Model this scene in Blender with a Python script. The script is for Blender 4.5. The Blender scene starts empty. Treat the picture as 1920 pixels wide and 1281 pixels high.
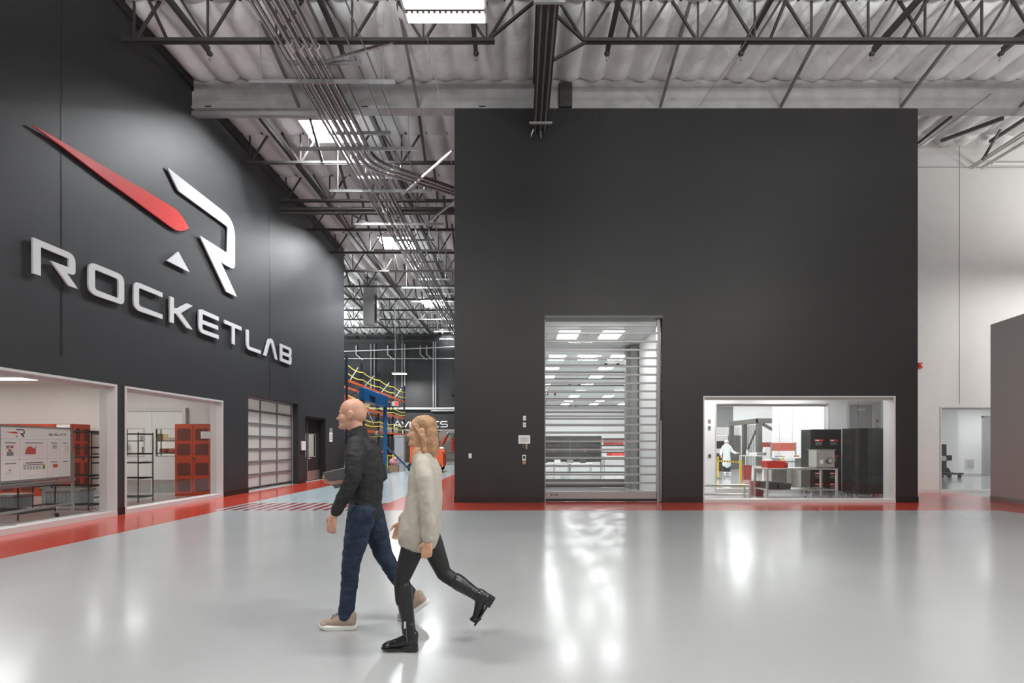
import bpy, math, random
from mathutils import Vector, Matrix
random.seed(4)
C = bpy.context.scene.collection
SC = bpy.context.scene
# ---------------------------------------------------------------- camera, world, exposure
CAMZ = 1.45
F = 906.67                       # focal length in pixels of a 1920 px wide frame (17 mm shift lens)
cd = bpy.data.cameras.new('camera'); cam = bpy.data.objects.new('camera', cd); C.objects.link(cam)
cam.location = (0, 0, CAMZ); cam.rotation_euler = (math.pi/2, 0, 0)
cd.lens = 17; cd.sensor_width = 36; cd.clip_start = .05; cd.clip_end = 300
cd.shift_x = (960-972)/1920.; cd.shift_y = (836-640.5)/1920.
SC.camera = cam
SC.view_settings.view_transform = 'Standard'; SC.view_settings.look = 'None'
SC.view_settings.gamma = 1; SC.view_settings.use_curve_mapping = False
SC.view_settings.exposure = 0.0
W = bpy.data.worlds.new('world'); SC.world = W; W.use_nodes = True
bg = W.node_tree.nodes['Background']; bg.inputs[0].default_value = (.93, .95, 1, 1); bg.inputs[1].default_value = .30
SC.cycles.max_bounces = 8; SC.cycles.transparent_max_bounces = 16
SC.cycles.sample_clamp_indirect = 6
SC.cycles.use_denoising = True

def area(name, loc, sx, sy, power, color=(1, .98, .95), rot=(0, 0, 0), spread=180):
    l = bpy.data.lights.new(name, 'AREA'); l.shape = 'RECTANGLE'; l.size = sx; l.size_y = sy
    l.energy = power; l.color = color; l.spread = math.radians(spread)
    o = bpy.data.objects.new(name, l); o.location = loc; o.rotation_euler = rot; C.objects.link(o); return o
# high bay lamps of the hall outside the frame (behind and above the camera): direct part of each, plus an uplight added to brighten the ceiling
for lx, ly in ((-3.8, 3.4), (3.6, 2.6), (9.5, 3.6), (-3.8, -3.5), (3.6, -3.5), (9.5, -3.5)):
    area('high_bay_light', (lx, ly, 7.6), 1.6, .6, 330)
    area('ceiling_fill_uplight', (lx, ly, 7.9), 1.6, .6, 760, color=(.96, .99, 1), rot=(math.pi, 0, 0))
for ly in (27, 35):  # fill lights added out of view behind the left wall, for the far ceiling
    area('far_fill_light', (-14.5, ly, 7.4), 1.4, .6, 350)
    area('far_fill_uplight', (-14.5, ly, 7.0), 1.4, .6, 650, color=(.96, .99, 1), rot=(math.pi, 0, 0))
area('side_bay_light', (17.0, 12.0, 6.8), 1.4, .6, 330)
area('side_bay_uplight', (17.0, 12.0, 7.0), 1.4, .6, 200, rot=(math.pi, 0, 0))
area('skylight_daylight', (-5.5, 14.25, 11.25), 1.4, .9, 1800, color=(.93, .97, 1))
area('skylight_daylight', (-5.5, 22.4, 11.25), 1.4, 1.7, 2000, color=(.93, .97, 1))
area('skylight_daylight', (-5.5, 31.3, 11.25), 1.4, 1.8, 1400, color=(.93, .97, 1))

# ---------------------------------------------------------------- materials
def mat(name, col, rough=.5, metal=0., spec=.5, noise=0., nscale=8., bump=0., bscale=30., emit=0., coat=0.):
    m = bpy.data.materials.new(name); m.use_nodes = True; nt = m.node_tree; b = nt.nodes['Principled BSDF']
    b.inputs['Base Color'].default_value = (*col, 1); b.inputs['Roughness'].default_value = rough
    b.inputs['Metallic'].default_value = metal; b.inputs['Specular IOR Level'].default_value = spec
    b.inputs['Coat Weight'].default_value = coat
    tc = nt.nodes.new('ShaderNodeTexCoord')
    if noise:
        n = nt.nodes.new('ShaderNodeTexNoise'); n.inputs['Scale'].default_value = nscale; n.inputs['Detail'].default_value = 4
        r = nt.nodes.new('ShaderNodeValToRGB')
        r.color_ramp.elements[0].position = .3; r.color_ramp.elements[1].position = .7
        r.color_ramp.elements[0].color = (*[c*(1-noise) for c in col], 1)
        r.color_ramp.elements[1].color = (*[min(1, c*(1+noise)) for c in col], 1)
        nt.links.new(tc.outputs['Object'], n.inputs['Vector']); nt.links.new(n.outputs[0], r.inputs[0])
        nt.links.new(r.outputs[0], b.inputs['Base Color'])
    if bump:
        n = nt.nodes.new('ShaderNodeTexNoise'); n.inputs['Scale'].default_value = bscale; n.inputs['Detail'].default_value = 3
        u = nt.nodes.new('ShaderNodeBump'); u.inputs['Strength'].default_value = bump; u.inputs['Distance'].default_value = .02
        nt.links.new(tc.outputs['Object'], n.inputs['Vector']); nt.links.new(n.outputs[0], u.inputs['Height'])
        nt.links.new(u.outputs[0], b.inputs['Normal'])
    if emit:
        b.inputs['Emission Color'].default_value = (*col, 1); b.inputs['Emission Strength'].default_value = emit
    return m
def glass_mat():
    m = bpy.data.materials.new('clear_glass'); m.use_nodes = True; nt = m.node_tree; nt.nodes.clear()
    o = nt.nodes.new('ShaderNodeOutputMaterial'); mx = nt.nodes.new('ShaderNodeMixShader')
    t = nt.nodes.new('ShaderNodeBsdfTransparent'); t.inputs[0].default_value = (.975, .98, .978, 1)
    g = nt.nodes.new('ShaderNodeBsdfGlossy'); g.inputs['Roughness'].default_value = .01
    lw = nt.nodes.new('ShaderNodeLayerWeight'); lw.inputs[0].default_value = .5
    pw = nt.nodes.new('ShaderNodeMath'); pw.operation = 'POWER'; pw.inputs[1].default_value = 4.5; nt.links.new(lw.outputs['Facing'], pw.inputs[0])
    f = nt.nodes.new('ShaderNodeMath'); f.operation = 'MULTIPLY_ADD'; f.inputs[1].default_value = .9; f.inputs[2].default_value = .04; nt.links.new(pw.outputs[0], f.inputs[0])
    nt.links.new(f.outputs[0], mx.inputs[0]); nt.links.new(t.outputs[0], mx.inputs[1]); nt.links.new(g.outputs[0], mx.inputs[2])
    nt.links.new(mx.outputs[0], o.inputs[0]); return m
M = {}
M['glass'] = glass_mat()
M['black_wall'] = mat('charcoal_paint', (.023, .024, .026), .5, noise=.06, nscale=2, bump=.04, bscale=60)
M['black_wall2'] = mat('charcoal_paint_warm', (.019, .018, .0175), .45, noise=.06, nscale=2, bump=.04, bscale=60)
M['white_wall'] = mat('white_paint', (.62, .61, .60), .5, noise=.02, nscale=3, bump=.03, bscale=80)
M['room_wall'] = mat('warm_white_paint', (.78, .755, .72), .55)
M['clean_ceil'] = mat('clean_ceiling_tile', (.58, .59, .59), .5)
M['clean_wall'] = mat('clean_white_panel', (.80, .80, .80), .35)
M['grey_wall'] = mat('grey_paint', (.50, .485, .475), .5, bump=.03, bscale=80)
M['girder'] = mat('girder_paint', (.34, .335, .33), .6, noise=.12, nscale=3, bump=.15, bscale=14)
M['insul'] = mat('white_vinyl_insulation', (.66, .675, .67), .36, noise=.04, nscale=2, bump=.9, bscale=7)
M['truss'] = mat('dark_primer_steel', (.045, .042, .04), .5)
M['brace'] = mat('grey_steel', (.12, .12, .118), .45)
M['galv'] = mat('galvanised_steel', (.40, .40, .40), .3, metal=.9, noise=.12, nscale=12)
M['galv2'] = mat('zinc_strut', (.55, .55, .54), .38, metal=.7)
M['alu'] = mat('anodised_aluminium', (.36, .35, .34), .35, metal=.55)
M['frame'] = mat('pale_frame', (.60, .585, .575), .38, metal=.2)
M['chrome'] = mat('chrome', (.75, .75, .75), .15, metal=1)
M['steel'] = mat('stainless_steel', (.55, .53, .50), .3, metal=.9, noise=.08, nscale=6)
M['black'] = mat('black_metal', (.018, .018, .018), .4)
M['blackgloss'] = mat('black_gloss', (.012, .013, .012), .12)
M['rubber'] = mat('rubber', (.02, .02, .02), .7)
M['base'] = mat('dark_base', (.014, .010, .009), .45)
M['white'] = mat('white_plastic', (.78, .77, .75), .4)
M['paper'] = mat('paper', (.74, .72, .70), .8)
M['letter'] = mat('brushed_letter_face', (.60, .605, .61), .42)
M['redsign'] = mat('red_letter_face', (.62, .045, .04), .35)
M['redcab'] = mat('red_cabinet_enamel', (.46, .060, .022), .4)
M['redperf'] = mat('perforated_dark_panel', (.13, .03, .022), .6)
M['redbin'] = mat('red_plastic', (.60, .03, .02), .35)
M['darkred'] = mat('dark_red_plastic', (.30, .03, .025), .4)
M['chart'] = mat('chart_red', (.52, .10, .08), .7)
M['ink'] = mat('dark_ink', (.05, .035, .03), .7)
M['greyink'] = mat('grey_ink', (.42, .41, .40), .8)
M['green'] = mat('green_ink', (.03, .28, .06), .7)
M['yellow'] = mat('safety_yellow', (.80, .52, .01), .45)
M['strap'] = mat('yellow_strap', (.85, .72, .08), .55)
M['orange'] = mat('rack_orange', (.55, .10, .03), .45)
M['orange2'] = mat('lift_orange', (.72, .11, .03), .4)
M['blue'] = mat('gantry_blue', (.008, .09, .24), .35)
M['navy'] = mat('navy_steel', (.012, .018, .045), .45)
M['crate'] = mat('taupe_board', (.14, .11, .09), .7, noise=.1, nscale=4)
M['card'] = mat('cardboard', (.30, .19, .11), .8)
M['pink'] = mat('pink_plastic', (.62, .33, .36), .45)
M['tote'] = mat('grey_tote', (.23, .24, .235), .45)
M['slate'] = mat('slate_frame', (.10, .10, .095), .4)
M['lamp'] = mat('lit_diffuser', (1, .98, .95), .5, emit=9)
M['lamp_low'] = mat('lit_room_diffuser', (1, .985, .96), .5, emit=20)
M['lampclean'] = mat('lit_clean_diffuser', (1, 1, 1), .5, emit=22)
M['sky'] = mat('skylight_lens', (.92, .96, 1), .5, emit=25)
M['exit'] = mat('lit_sign_red', (1, .05, .05), .5, emit=1.2)
M['skin'] = mat('skin', (.56, .30, .21), .5, noise=.07, nscale=14, bump=.05, bscale=120)
M['skinf'] = mat('fair_skin', (.60, .33, .20), .5, noise=.06, nscale=14, bump=.05, bscale=120)
M['lip'] = mat('lips', (.42, .14, .11), .5)
M['eye'] = mat('eye_white', (.7, .68, .65), .2)
M['iris'] = mat('iris', (.05, .035, .025), .2)
M['jacket'] = mat('black_knit', (.012, .012, .013), .75, bump=.5, bscale=9)
M['jeans'] = mat('navy_denim', (.011, .022, .050), .8, noise=.35, nscale=7, bump=.6, bscale=11)
M['tan'] = mat('tan_suede', (.38, .28, .22), .8, bump=.2, bscale=60)
M['sole'] = mat('white_rubber', (.72, .70, .67), .5)
M['lace'] = mat('brown_lace', (.16, .10, .075), .8)
M['sweater'] = mat('cream_wool', (.42, .385, .33), .85, noise=.05, nscale=20, bump=.5, bscale=12)
M['legging'] = mat('black_leggings', (.010, .010, .010), .6, bump=.3, bscale=14)
M['leather'] = mat('black_leather', (.012, .012, .013), .28, bump=.4, bscale=18)
M['blond'] = mat('blond_hair', (.36, .205, .105), .5, noise=.25, nscale=18, bump=.5, bscale=60)
M['stubble'] = mat('cropped_hair', (.44, .25, .18), .7, noise=.1, nscale=60)
M['coat'] = mat('white_lab_coat', (.74, .78, .78), .7, bump=.5, bscale=8)
M['cap'] = mat('hair_net', (.70, .75, .76), .7)
M['laptop'] = mat('grey_laptop', (.16, .155, .15), .35, metal=.4)
M['railgrey'] = mat('grey_rail_aluminium', (.20, .20, .20), .4, metal=.3)
M['pfr'] = mat('brown_grey_steel', (.11, .105, .095), .45)
M['redboard'] = mat('red_board', (.42, .09, .06), .6)
M['galvp'] = mat('pale_grey_panel', (.36, .38, .41), .4)
M['letterw'] = mat('white_letter_face', (.75, .74, .72), .4)
M['lampwarm'] = mat('lit_warm_diffuser', (1, .9, .7), .5, emit=7)
M['dgrey'] = mat('grey_door_paint', (.34, .34, .34), .45)
def floor_mat(name, col, rough, spec=.5, bump=.035):
    m = mat(name, col, rough, spec=spec); nt = m.node_tree; b = nt.nodes['Principled BSDF']
    tc = [n for n in nt.nodes if n.type == 'TEX_COORD'][0]
    n1 = nt.nodes.new('ShaderNodeTexNoise'); n1.inputs['Scale'].default_value = .5; n1.inputs['Detail'].default_value = 5
    r = nt.nodes.new('ShaderNodeValToRGB'); r.color_ramp.elements[0].position = .35; r.color_ramp.elements[1].position = .65
    r.color_ramp.elements[0].color = (*[c*.95 for c in col], 1); r.color_ramp.elements[1].color = (*[c*1.03 for c in col], 1)
    nt.links.new(tc.outputs['Object'], n1.inputs['Vector']); nt.links.new(n1.outputs[0], r.inputs[0]); nt.links.new(r.outputs[0], b.inputs['Base Color'])
    n2 = nt.nodes.new('ShaderNodeTexNoise'); n2.inputs['Scale'].default_value = 22; n2.inputs['Detail'].default_value = 2
    n3 = nt.nodes.new('ShaderNodeTexNoise'); n3.inputs['Scale'].default_value = 1.6; n3.inputs['Detail'].default_value = 1
    ad = nt.nodes.new('ShaderNodeMath'); ad.operation = 'MULTIPLY_ADD'; ad.inputs[1].default_value = 2.5
    u = nt.nodes.new('ShaderNodeBump'); u.inputs['Strength'].default_value = bump; u.inputs['Distance'].default_value = .01
    nt.links.new(tc.outputs['Object'], n2.inputs['Vector']); nt.links.new(tc.outputs['Object'], n3.inputs['Vector'])
    nt.links.new(n3.outputs[0], ad.inputs[0]); nt.links.new(n2.outputs[0], ad.inputs[2]); nt.links.new(ad.outputs[0], u.inputs['Height'])
    nt.links.new(u.outputs[0], b.inputs['Normal'])
    b.inputs['Coat Weight'].default_value = .35; b.inputs['Coat Roughness'].default_value = .13
    nt.links.new(u.outputs[0], b.inputs['Coat Normal'])
    return m
M['f_light'] = floor_mat('pale_grey_epoxy', (.37, .38, .38), .22)
M['f_red'] = floor_mat('red_epoxy', (.44, .038, .018), .2)
M['f_hatch'] = floor_mat('dark_red_epoxy', (.30, .022, .014), .2)
M['f_blue'] = floor_mat('blue_grey_epoxy', (.36, .43, .45), .2)
M['f_clean'] = floor_mat('clean_room_epoxy', (.55, .58, .58), .12)
M['f_room'] = floor_mat('warm_grey_epoxy', (.42, .40, .385), .25)

# ---------------------------------------------------------------- mesh helpers
class MB:
    def __init__(s): s.v = []; s.f = []; s.sm = []
    def add(s, vs, fs, smooth=False):
        n = len(s.v); s.v += [tuple(p) for p in vs]; s.f += [tuple(i+n for i in f) for f in fs]; s.sm += [smooth]*len(fs); return s
    def box(s, x0, x1, y0, y1, z0, z1):
        return s.add([(x0,y0,z0),(x1,y0,z0),(x1,y1,z0),(x0,y1,z0),(x0,y0,z1),(x1,y0,z1),(x1,y1,z1),(x0,y1,z1)],
                     [(0,3,2,1),(4,5,6,7),(0,1,5,4),(1,2,6,5),(2,3,7,6),(3,0,4,7)])
    def cbox(s, cx, cy, z0, sx, sy, sz): return s.box(cx-sx/2, cx+sx/2, cy-sy/2, cy+sy/2, z0, z0+sz)
    def bbox(s, x0, x1, y0, y1, z0, z1, b=.01):
        "box with chamfered vertical and top edges"
        vs = []; 
        for (z, i) in ((z0, 0), (z1-b, 0), (z1, b)):
            for (px, py) in ((x0+b+i,y0+i),(x1-b-i,y0+i),(x1-i,y0+b+i),(x1-i,y1-b-i),(x1-b-i,y1-i),(x0+b+i,y1-i),(x0+i,y1-b-i),(x0+i,y0+b+i)): vs.append((px,py,z))
        fs = [tuple(range(7,-1,-1)), tuple(range(16,24))]
        for l in (0, 8):
            for k in range(8): fs.append((l+k, l+(k+1) % 8, l+8+(k+1) % 8, l+8+k))
        return s.add(vs, fs)
    def tube(s, pts, r, n=8, caps=True, rr=None):
        pts = [Vector(p) for p in pts]; rs = rr or [r]*len(pts); vs = []; fs = []
        prev = None
        for i, p in enumerate(pts):
            d = (pts[min(i+1, len(pts)-1)]-pts[max(i-1, 0)]).normalized()
            if prev is None:
                a = Vector((0,0,1)) if abs(d.z) < .9 else Vector((1,0,0)); u = d.cross(a).normalized()
            else:
                u = (prev - d*prev.dot(d)).normalized()
            prev = u; w = d.cross(u)
            for k in range(n):
                t = 2*math.pi*k/n; vs.append(p+(u*math.cos(t)+w*math.sin(t))*rs[i])
        for i in range(len(pts)-1):
            for k in range(n): fs.append((i*n+k, i*n+(k+1) % n, (i+1)*n+(k+1) % n, (i+1)*n+k))
        s.add(vs, fs, n > 6)
        if caps:
            m = len(pts)-1
            s.add(vs[:n], [tuple(range(n-1, -1, -1))]); s.add(vs[m*n:], [tuple(range(n))])
        return s
    def bar(s, p0, p1, w, h, up=(0,0,1)):
        p0 = Vector(p0); p1 = Vector(p1); d = (p1-p0).normalized(); u = Vector(up)
        if abs(d.dot(u)) > .98: u = Vector((0,1,0))
        a = d.cross(u).normalized()*w/2; b = a.cross(d).normalized()*h/2
        vs = [p0-a-b, p0+a-b, p0+a+b, p0-a+b, p1-a-b, p1+a-b, p1+a+b, p1-a+b]
        return s.add(vs, [(0,3,2,1),(4,5,6,7),(0,1,5,4),(1,2,6,5),(2,3,7,6),(3,0,4,7)])
    def lathe(s, prof, n=20, c=(0,0,0)):
        vs = []; fs = []
        for (r, z) in prof:
            for k in range(n): t = 2*math.pi*k/n; vs.append((c[0]+r*math.cos(t), c[1]+r*math.sin(t), c[2]+z))
        for i in range(len(prof)-1):
            for k in range(n): fs.append((i*n+k, i*n+(k+1) % n, (i+1)*n+(k+1) % n, (i+1)*n+k))
        s.add(vs, fs, True); return s
    def ell(s, c, r, n=12, m=8):
        vs = []; fs = []
        for i in range(m+1):
            a = math.pi*i/m
            for k in range(n):
                t = 2*math.pi*k/n; vs.append((c[0]+r[0]*math.sin(a)*math.cos(t), c[1]+r[1]*math.sin(a)*math.sin(t), c[2]-r[2]*math.cos(a)))
        for i in range(m):
            for k in range(n): fs.append((i*n+k, i*n+(k+1) % n, (i+1)*n+(k+1) % n, (i+1)*n+k))
        return s.add(vs, fs, True)
    def loops(s, loops, depth, fn, bevel=0.):
        "fill 2-D loops (outline first, holes after), extrude, map (u,v,w)->world with fn"
        cu = bpy.data.curves.new('t', 'CURVE'); cu.dimensions = '2D'; cu.fill_mode = 'BOTH'; cu.extrude = depth/2-bevel; cu.bevel_depth = bevel; cu.bevel_resolution = 2
        if bevel: cu.offset = -bevel
        for lp in loops:
            sp = cu.splines.new('POLY'); sp.points.add(len(lp)-1); sp.use_cyclic_u = True
            for i, p in enumerate(lp): sp.points[i].co = (p[0], p[1], 0, 1)
        o = bpy.data.objects.new('t', cu); C.objects.link(o)
        dg = bpy.context.evaluated_depsgraph_get(); me = bpy.data.meshes.new_from_object(o.evaluated_get(dg))
        s.add([fn(v.co.x, v.co.y, v.co.z+depth/2) for v in me.vertices], [tuple(p.vertices) for p in me.polygons])
        bpy.data.objects.remove(o); bpy.data.curves.remove(cu); bpy.data.meshes.remove(me); return s
    def mesh(s, name, m):
        me = bpy.data.meshes.new(name); me.from_pydata(s.v, [], s.f)
        me.polygons.foreach_set('use_smooth', s.sm)
        me.materials.append(m if not isinstance(m, str) else M[m]); me.update()
        import bmesh
        bm = bmesh.new(); bm.from_mesh(me); bmesh.ops.recalc_face_normals(bm, faces=bm.faces[:]); bm.to_mesh(me); bm.free()
        return me
    def ob(s, name, m, parent=None, loc=None, label=None):
        me = s.mesh(name, m); o = bpy.data.objects.new(name, me); C.objects.link(o)
        if parent is not None: o.parent = parent
        if loc: o.location = loc
        if label: o['label'] = label
        return o
def origin(o):
    "put the origin of a single-mesh thing at the middle of its base"
    me = o.data; xs = [v.co for v in me.vertices]
    lo = Vector((min(v.x for v in xs), min(v.y for v in xs), min(v.z for v in xs))); hi = Vector((max(v.x for v in xs), max(v.y for v in xs), max(v.z for v in xs)))
    c = Vector(((lo.x+hi.x)/2, (lo.y+hi.y)/2, lo.z)); me.transform(Matrix.Translation(-c)); o.location = o.location+c
def tag(o, label, cat, group=None, kind=None):
    o['label'] = label; o['category'] = cat
    if group: o['group'] = group
    if kind: o['kind'] = kind
    return o
def solo(mb, name, m, label, cat, group=None):
    o = mb.ob(name, m); origin(o); return tag(o, label, cat, group)
def struct(mb, name, m, parent=None):
    o = mb.ob(name, m, parent)
    if parent is None: o['kind'] = 'structure'
    return o
def thing(name, label, cat, loc=(0,0,0), rz=0, group=None):
    o = bpy.data.objects.new(name, None); o.empty_display_size = .1; C.objects.link(o)
    o.location = loc; o.rotation_euler = (0, 0, rz); tag(o, label, cat, group); return o
def kids(o): return [c for c in bpy.data.objects if c.parent == o]
def dup(root, loc, label, rz=None, group=None):
    r = root.copy(); C.objects.link(r); r.location = loc; r['label'] = label
    if rz is not None: r.rotation_euler = (0, 0, rz)
    if group: r['group'] = group
    for ch in root.children:
        c = ch.copy(); C.objects.link(c); c.parent = r
        for g in ch.children:
            d = g.copy(); C.objects.link(d); d.parent = c
    return r
def rounded(pts, n=6):
    "pts: (u,v) or (u,v,r): corner radius"
    out = []; N = len(pts)
    for i, p in enumerate(pts):
        if len(p) < 3 or not p[2]: out.append((p[0], p[1])); continue
        P = Vector(p[:2]); A = Vector(pts[i-1][:2])-P; B = Vector(pts[(i+1) % N][:2])-P
        la, lb = A.length, B.length; A.normalize(); B.normalize()
        d = min(p[2], la*.49, lb*.49); a = P+A*d; b = P+B*d
        for k in range(n+1):
            t = k/n; q = a*(1-t)**2+P*2*t*(1-t)+b*t*t; out.append((q.x, q.y))
    return out
def stroke(pts, w, closed=False):
    "2-D polyline -> outline loops of width w"
    P = [Vector(p) for p in pts]; n = len(P); L = []; R = []
    for i in range(n):
        if closed: a, b = P[i-1], P[(i+1) % n]
        else: a, b = P[max(i-1, 0)], P[min(i+1, n-1)]
        d1 = (P[i]-a).normalized() if (P[i]-a).length > 1e-9 else None
        d2 = (b-P[i]).normalized() if (b-P[i]).length > 1e-9 else None
        if d1 is None: d1 = d2
        if d2 is None: d2 = d1
        t = (d1+d2)
        t = t.normalized() if t.length > 1e-6 else d1
        nrm = Vector((-t.y, t.x)); c = max(.35, nrm.dot(Vector((-d1.y, d1.x)))); off = nrm*(w/2/c)
        L.append(tuple(P[i]+off)); R.append(tuple(P[i]-off))
    return [L, R] if closed else [L+R[::-1]]
GL = {'A': [[(0,0),(.42,1,.12),(.58,1,.12),(1,0)], [(.2,.36),(.8,.36)]], 'V': [[(0,1),(.5,0),(1,1)]], 'I': [[(.0,0),(.0,1)]],
      'O': 'O', 'N': [[(0,0),(0,1,.0),(1,0),(1,1)]], 'C': [[(1,1),(0,1,.3),(0,0,.3),(1,0)]],
      'S': [[(1,1),(0,1,.22),(0,.5,.22),(1,.5,.22),(1,0,.22),(0,0)]], 'Q': 'Q', 'U': [[(0,1),(0,0,.3),(1,0,.3),(1,1)]],
      'L': [[(0,1),(0,0,.25),(1,0)]], 'T': [[(0,1),(1,1)], [(.5,1),(.5,0)]], 'Y': [[(0,1),(.5,.45),(1,1)], [(.5,.45),(.5,0)]],
      'R': [[(0,0),(0,1),(1,1,.25),(1,.42,.25),(.2,.42)], [(.55,.42),(1,0)]], 'E': [[(1,1),(0,1),(0,0),(1,0)], [(0,.5),(.9,.5)]],
      'X': [[(0,0),(1,1)], [(0,1),(1,0)]], 'Z': [[(0,1),(1,1),(0,0),(1,0)]], 'P': [[(0,0),(0,1),(1,1,.25),(1,.42,.25),(0,.42)]], 'W': [[(0,1),(.25,0),(.5,.8),(.75,0),(1,1)]]}
def glyph(mb, ch, u0, v0, w, h, st, fn, depth):
    g = GL[ch]
    def P(p): return (u0+st/2+p[0]*(w-st), v0+st/2+p[1]*(h-st), *( (p[2]*h,) if len(p) > 2 else ()))
    def rnd(pl):
        # open polyline rounding
        q = [P(p) for p in pl]; out = []
        for i, p in enumerate(q):
            if i in (0, len(q)-1) or len(p) < 3: out.append(p[:2]); continue
            out += rounded([q[i-1][:2], p, q[i+1][:2]])[1:-1]
        return out
    if g in ('O', 'Q'):
        mb.loops(stroke(rounded([P((0,0,.28)), P((1,0,.28)), P((1,1,.28)), P((0,1,.28))]), st, True), depth, fn)
        if g == 'Q': mb.loops(stroke([P((.6,.3)), P((1.05,-.05))], st), depth, fn)
        return
    for pl in g: mb.loops(stroke(rnd(pl), st), depth, fn)
# ================================================================ SETTING
XL = -8.35; YF = 12.36; XB0 = -1.635; XB1 = 10.21; YR = 14.89; YBACK = 40.0; YCOR = 23.16
# floor: painted zones of one epoxy floor
fl = MB(); zone = []
def fz(x0, x1, y0, y1, m):
    fl.add([(x0,y0,0),(x1,y0,0),(x1,y1,0),(x0,y1,0)], [(0,1,2,3)]); zone.append(m)
L_, R_, H_, B_, K_, G_ = range(6)
fz(XL, -6.64, -9, 10.84, R_); fz(-6.64, 10.8, -9, 10.84, L_); fz(10.8, 13.2, -9, 10.84, R_); fz(13.2, 19, -9, 10.84, L_)
fz(XL, -6.85, 10.84, YCOR+.2, R_)
fz(-6.85, -3.27, 12.27, YBACK, B_); fz(-22, -6.85, YCOR+.2, YBACK, B_)
n = 14; x = -6.85; stp = (6.85-3.27)/n
for i in range(n):
    # hatch stripes lean slightly against the walkway
    a, b = x+stp*i, x+stp*(i+.5); c = x+stp*(i+1); s = -.0
    fl.add([(a,10.84,0),(b,10.84,0),(b+s,12.27,0),(a+s,12.27,0)], [(0,1,2,3)]); zone.append(B_)
    fl.add([(b,10.84,0),(c,10.84,0),(c+s,12.27,0),(b+s,12.27,0)], [(0,1,2,3)]); zone.append(H_)
fz(-3.27, 13.2, 10.84, 12.7, R_); fz(13.2, 19, 10.84, YR, L_); fz(-3.27, XB0, 12.7, YBACK, R_); fz(XB0, XB1, 12.7, 50, K_); fz(XB1, 13.2, 12.7, YR, R_); fz(XB1, 26.2, YR, 50, K_)
fz(-20, XL, 4, YCOR+.2, G_)
floor = struct(fl, 'floor', 'f_light')
for k in ('f_red', 'f_hatch', 'f_blue', 'f_clean', 'f_room'): floor.data.materials.append(M[k])
for p, z in zip(floor.data.polygons, zone): p.material_index = z

# generic wall slab with rectangular holes: u axis horizontal, z up
def wall_holes(mb, u0, u1, z1, t0, t1, holes, axis, ztop=None):
    "holes: (ua, ub, za, zb) not overlapping in u"
    def bx(a, b, c, d):
        if b-a < 1e-4 or d-c < 1e-4: return
        if axis == 'x': mb.box(a, b, t0, t1, c, d)
        else: mb.box(t0, t1, a, b, c, d)
    cur = u0
    for (a, b, c, d) in sorted(holes):
        bx(cur, a, 0, z1); bx(a, b, 0, c); bx(a, b, d, z1); cur = b
    bx(cur, u1, 0, z1)
# left charcoal wall
W1 = (3.2, 10.05, .03, 2.72); W2 = (10.25, 13.66, .03, 2.72); GD = (14.95, 18.35, 0, 3.02); DR = (18.95, 20.95, 0, 2.62)
wl = MB(); wall_holes(wl, -9, YCOR, 10.62, XL-.30, XL, [W1, W2, GD, DR], 'y')
struct(wl, 'wall_left', 'black_wall')
tl = MB(); tl.box(XL-.25, XL+.05, -9, 12.36, 10.62, 10.80); tl.box(XL-.25, XL+.05, 12.36, YCOR, 10.52, 10.62); tl.box(XL-.3, XL+.0, 12.36, YCOR, 10.62, 11.2); tl.box(XL-.3, XL+.0, -9, 12.36, 10.7, 11.2)
struct(tl, 'trim_1', 'black')
bl = MB()
for a, b in ((-9, W1[0]), (W1[1], W2[0]), (W2[1], GD[0]), (GD[1], DR[0]), (DR[1], YCOR)): bl.box(XL, XL+.012, a, b, 0, .15)
struct(bl, 'baseboard_left', 'base')
# panel joints of the left wall
for i, yy in enumerate((8.84, 16.25)):
    j = MB(); j.box(XL, XL+.006, yy-.012, yy+.012, 3.1, 10.5); struct(j, 'trim_%d' % (i+2), 'black')
# wall of the far end (return of the left wall, hidden) and far charcoal wall
wr = MB(); wr.box(-22, XL-.3, YCOR-.3, YCOR, 0, 11); struct(wr, 'wall_left_return', 'black_wall')
wb = MB(); wall_holes(wb, -22, XB0+1, 11.2, YBACK, YBACK+.3, [(-9.6, -1.2, 0, 2.78)], 'x'); struct(wb, 'wall_back', 'black_wall')
wfl = MB(); wfl.box(-22.3, -22, YCOR-.3, YBACK+.3, 0, 11.2); struct(wfl, 'wall_far_left', 'black_wall')
# front charcoal block: facade with shutter opening and window
SH = (.67, 3.68, 0, 4.78); WN = (4.72, 9.63, .0, 2.72)
wf = MB(); wall_holes(wf, XB0, XB1, 10.06, YF, YF+.40, [SH, WN], 'x')
wf.box(XB0, XB0+.3, YF+.4, YBACK, 0, 10.06); wf.add([(XB1-.15,YF+.4,0),(XB1,YF+.4,0),(11.6,YR,0),(11.4,YR,0),(XB1-.15,YF+.4,10.02),(XB1,YF+.4,10.02),(11.6,YR,10.02),(11.4,YR,10.02)],[(0,3,2,1),(4,5,6,7),(0,1,5,4),(1,2,6,5),(2,3,7,6),(3,0,4,7)])
struct(wf, 'wall_front', 'black_wall2')
bf = MB()
for a, b in ((XB0-.012, SH[0]), (SH[1], WN[0]), (WN[1], XB1+.012)): bf.box(a, b, YF-.012, YF, 0, .15)
struct(bf, 'baseboard_front', 'base')
for i, (xx, z0, z1) in enumerate(((2.08, 4.78, 10.0),)):
    j = MB(); j.box(xx-.006, xx+.006, YF-.005, YF, z0, z1); struct(j, 'trim_4', 'black')
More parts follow.
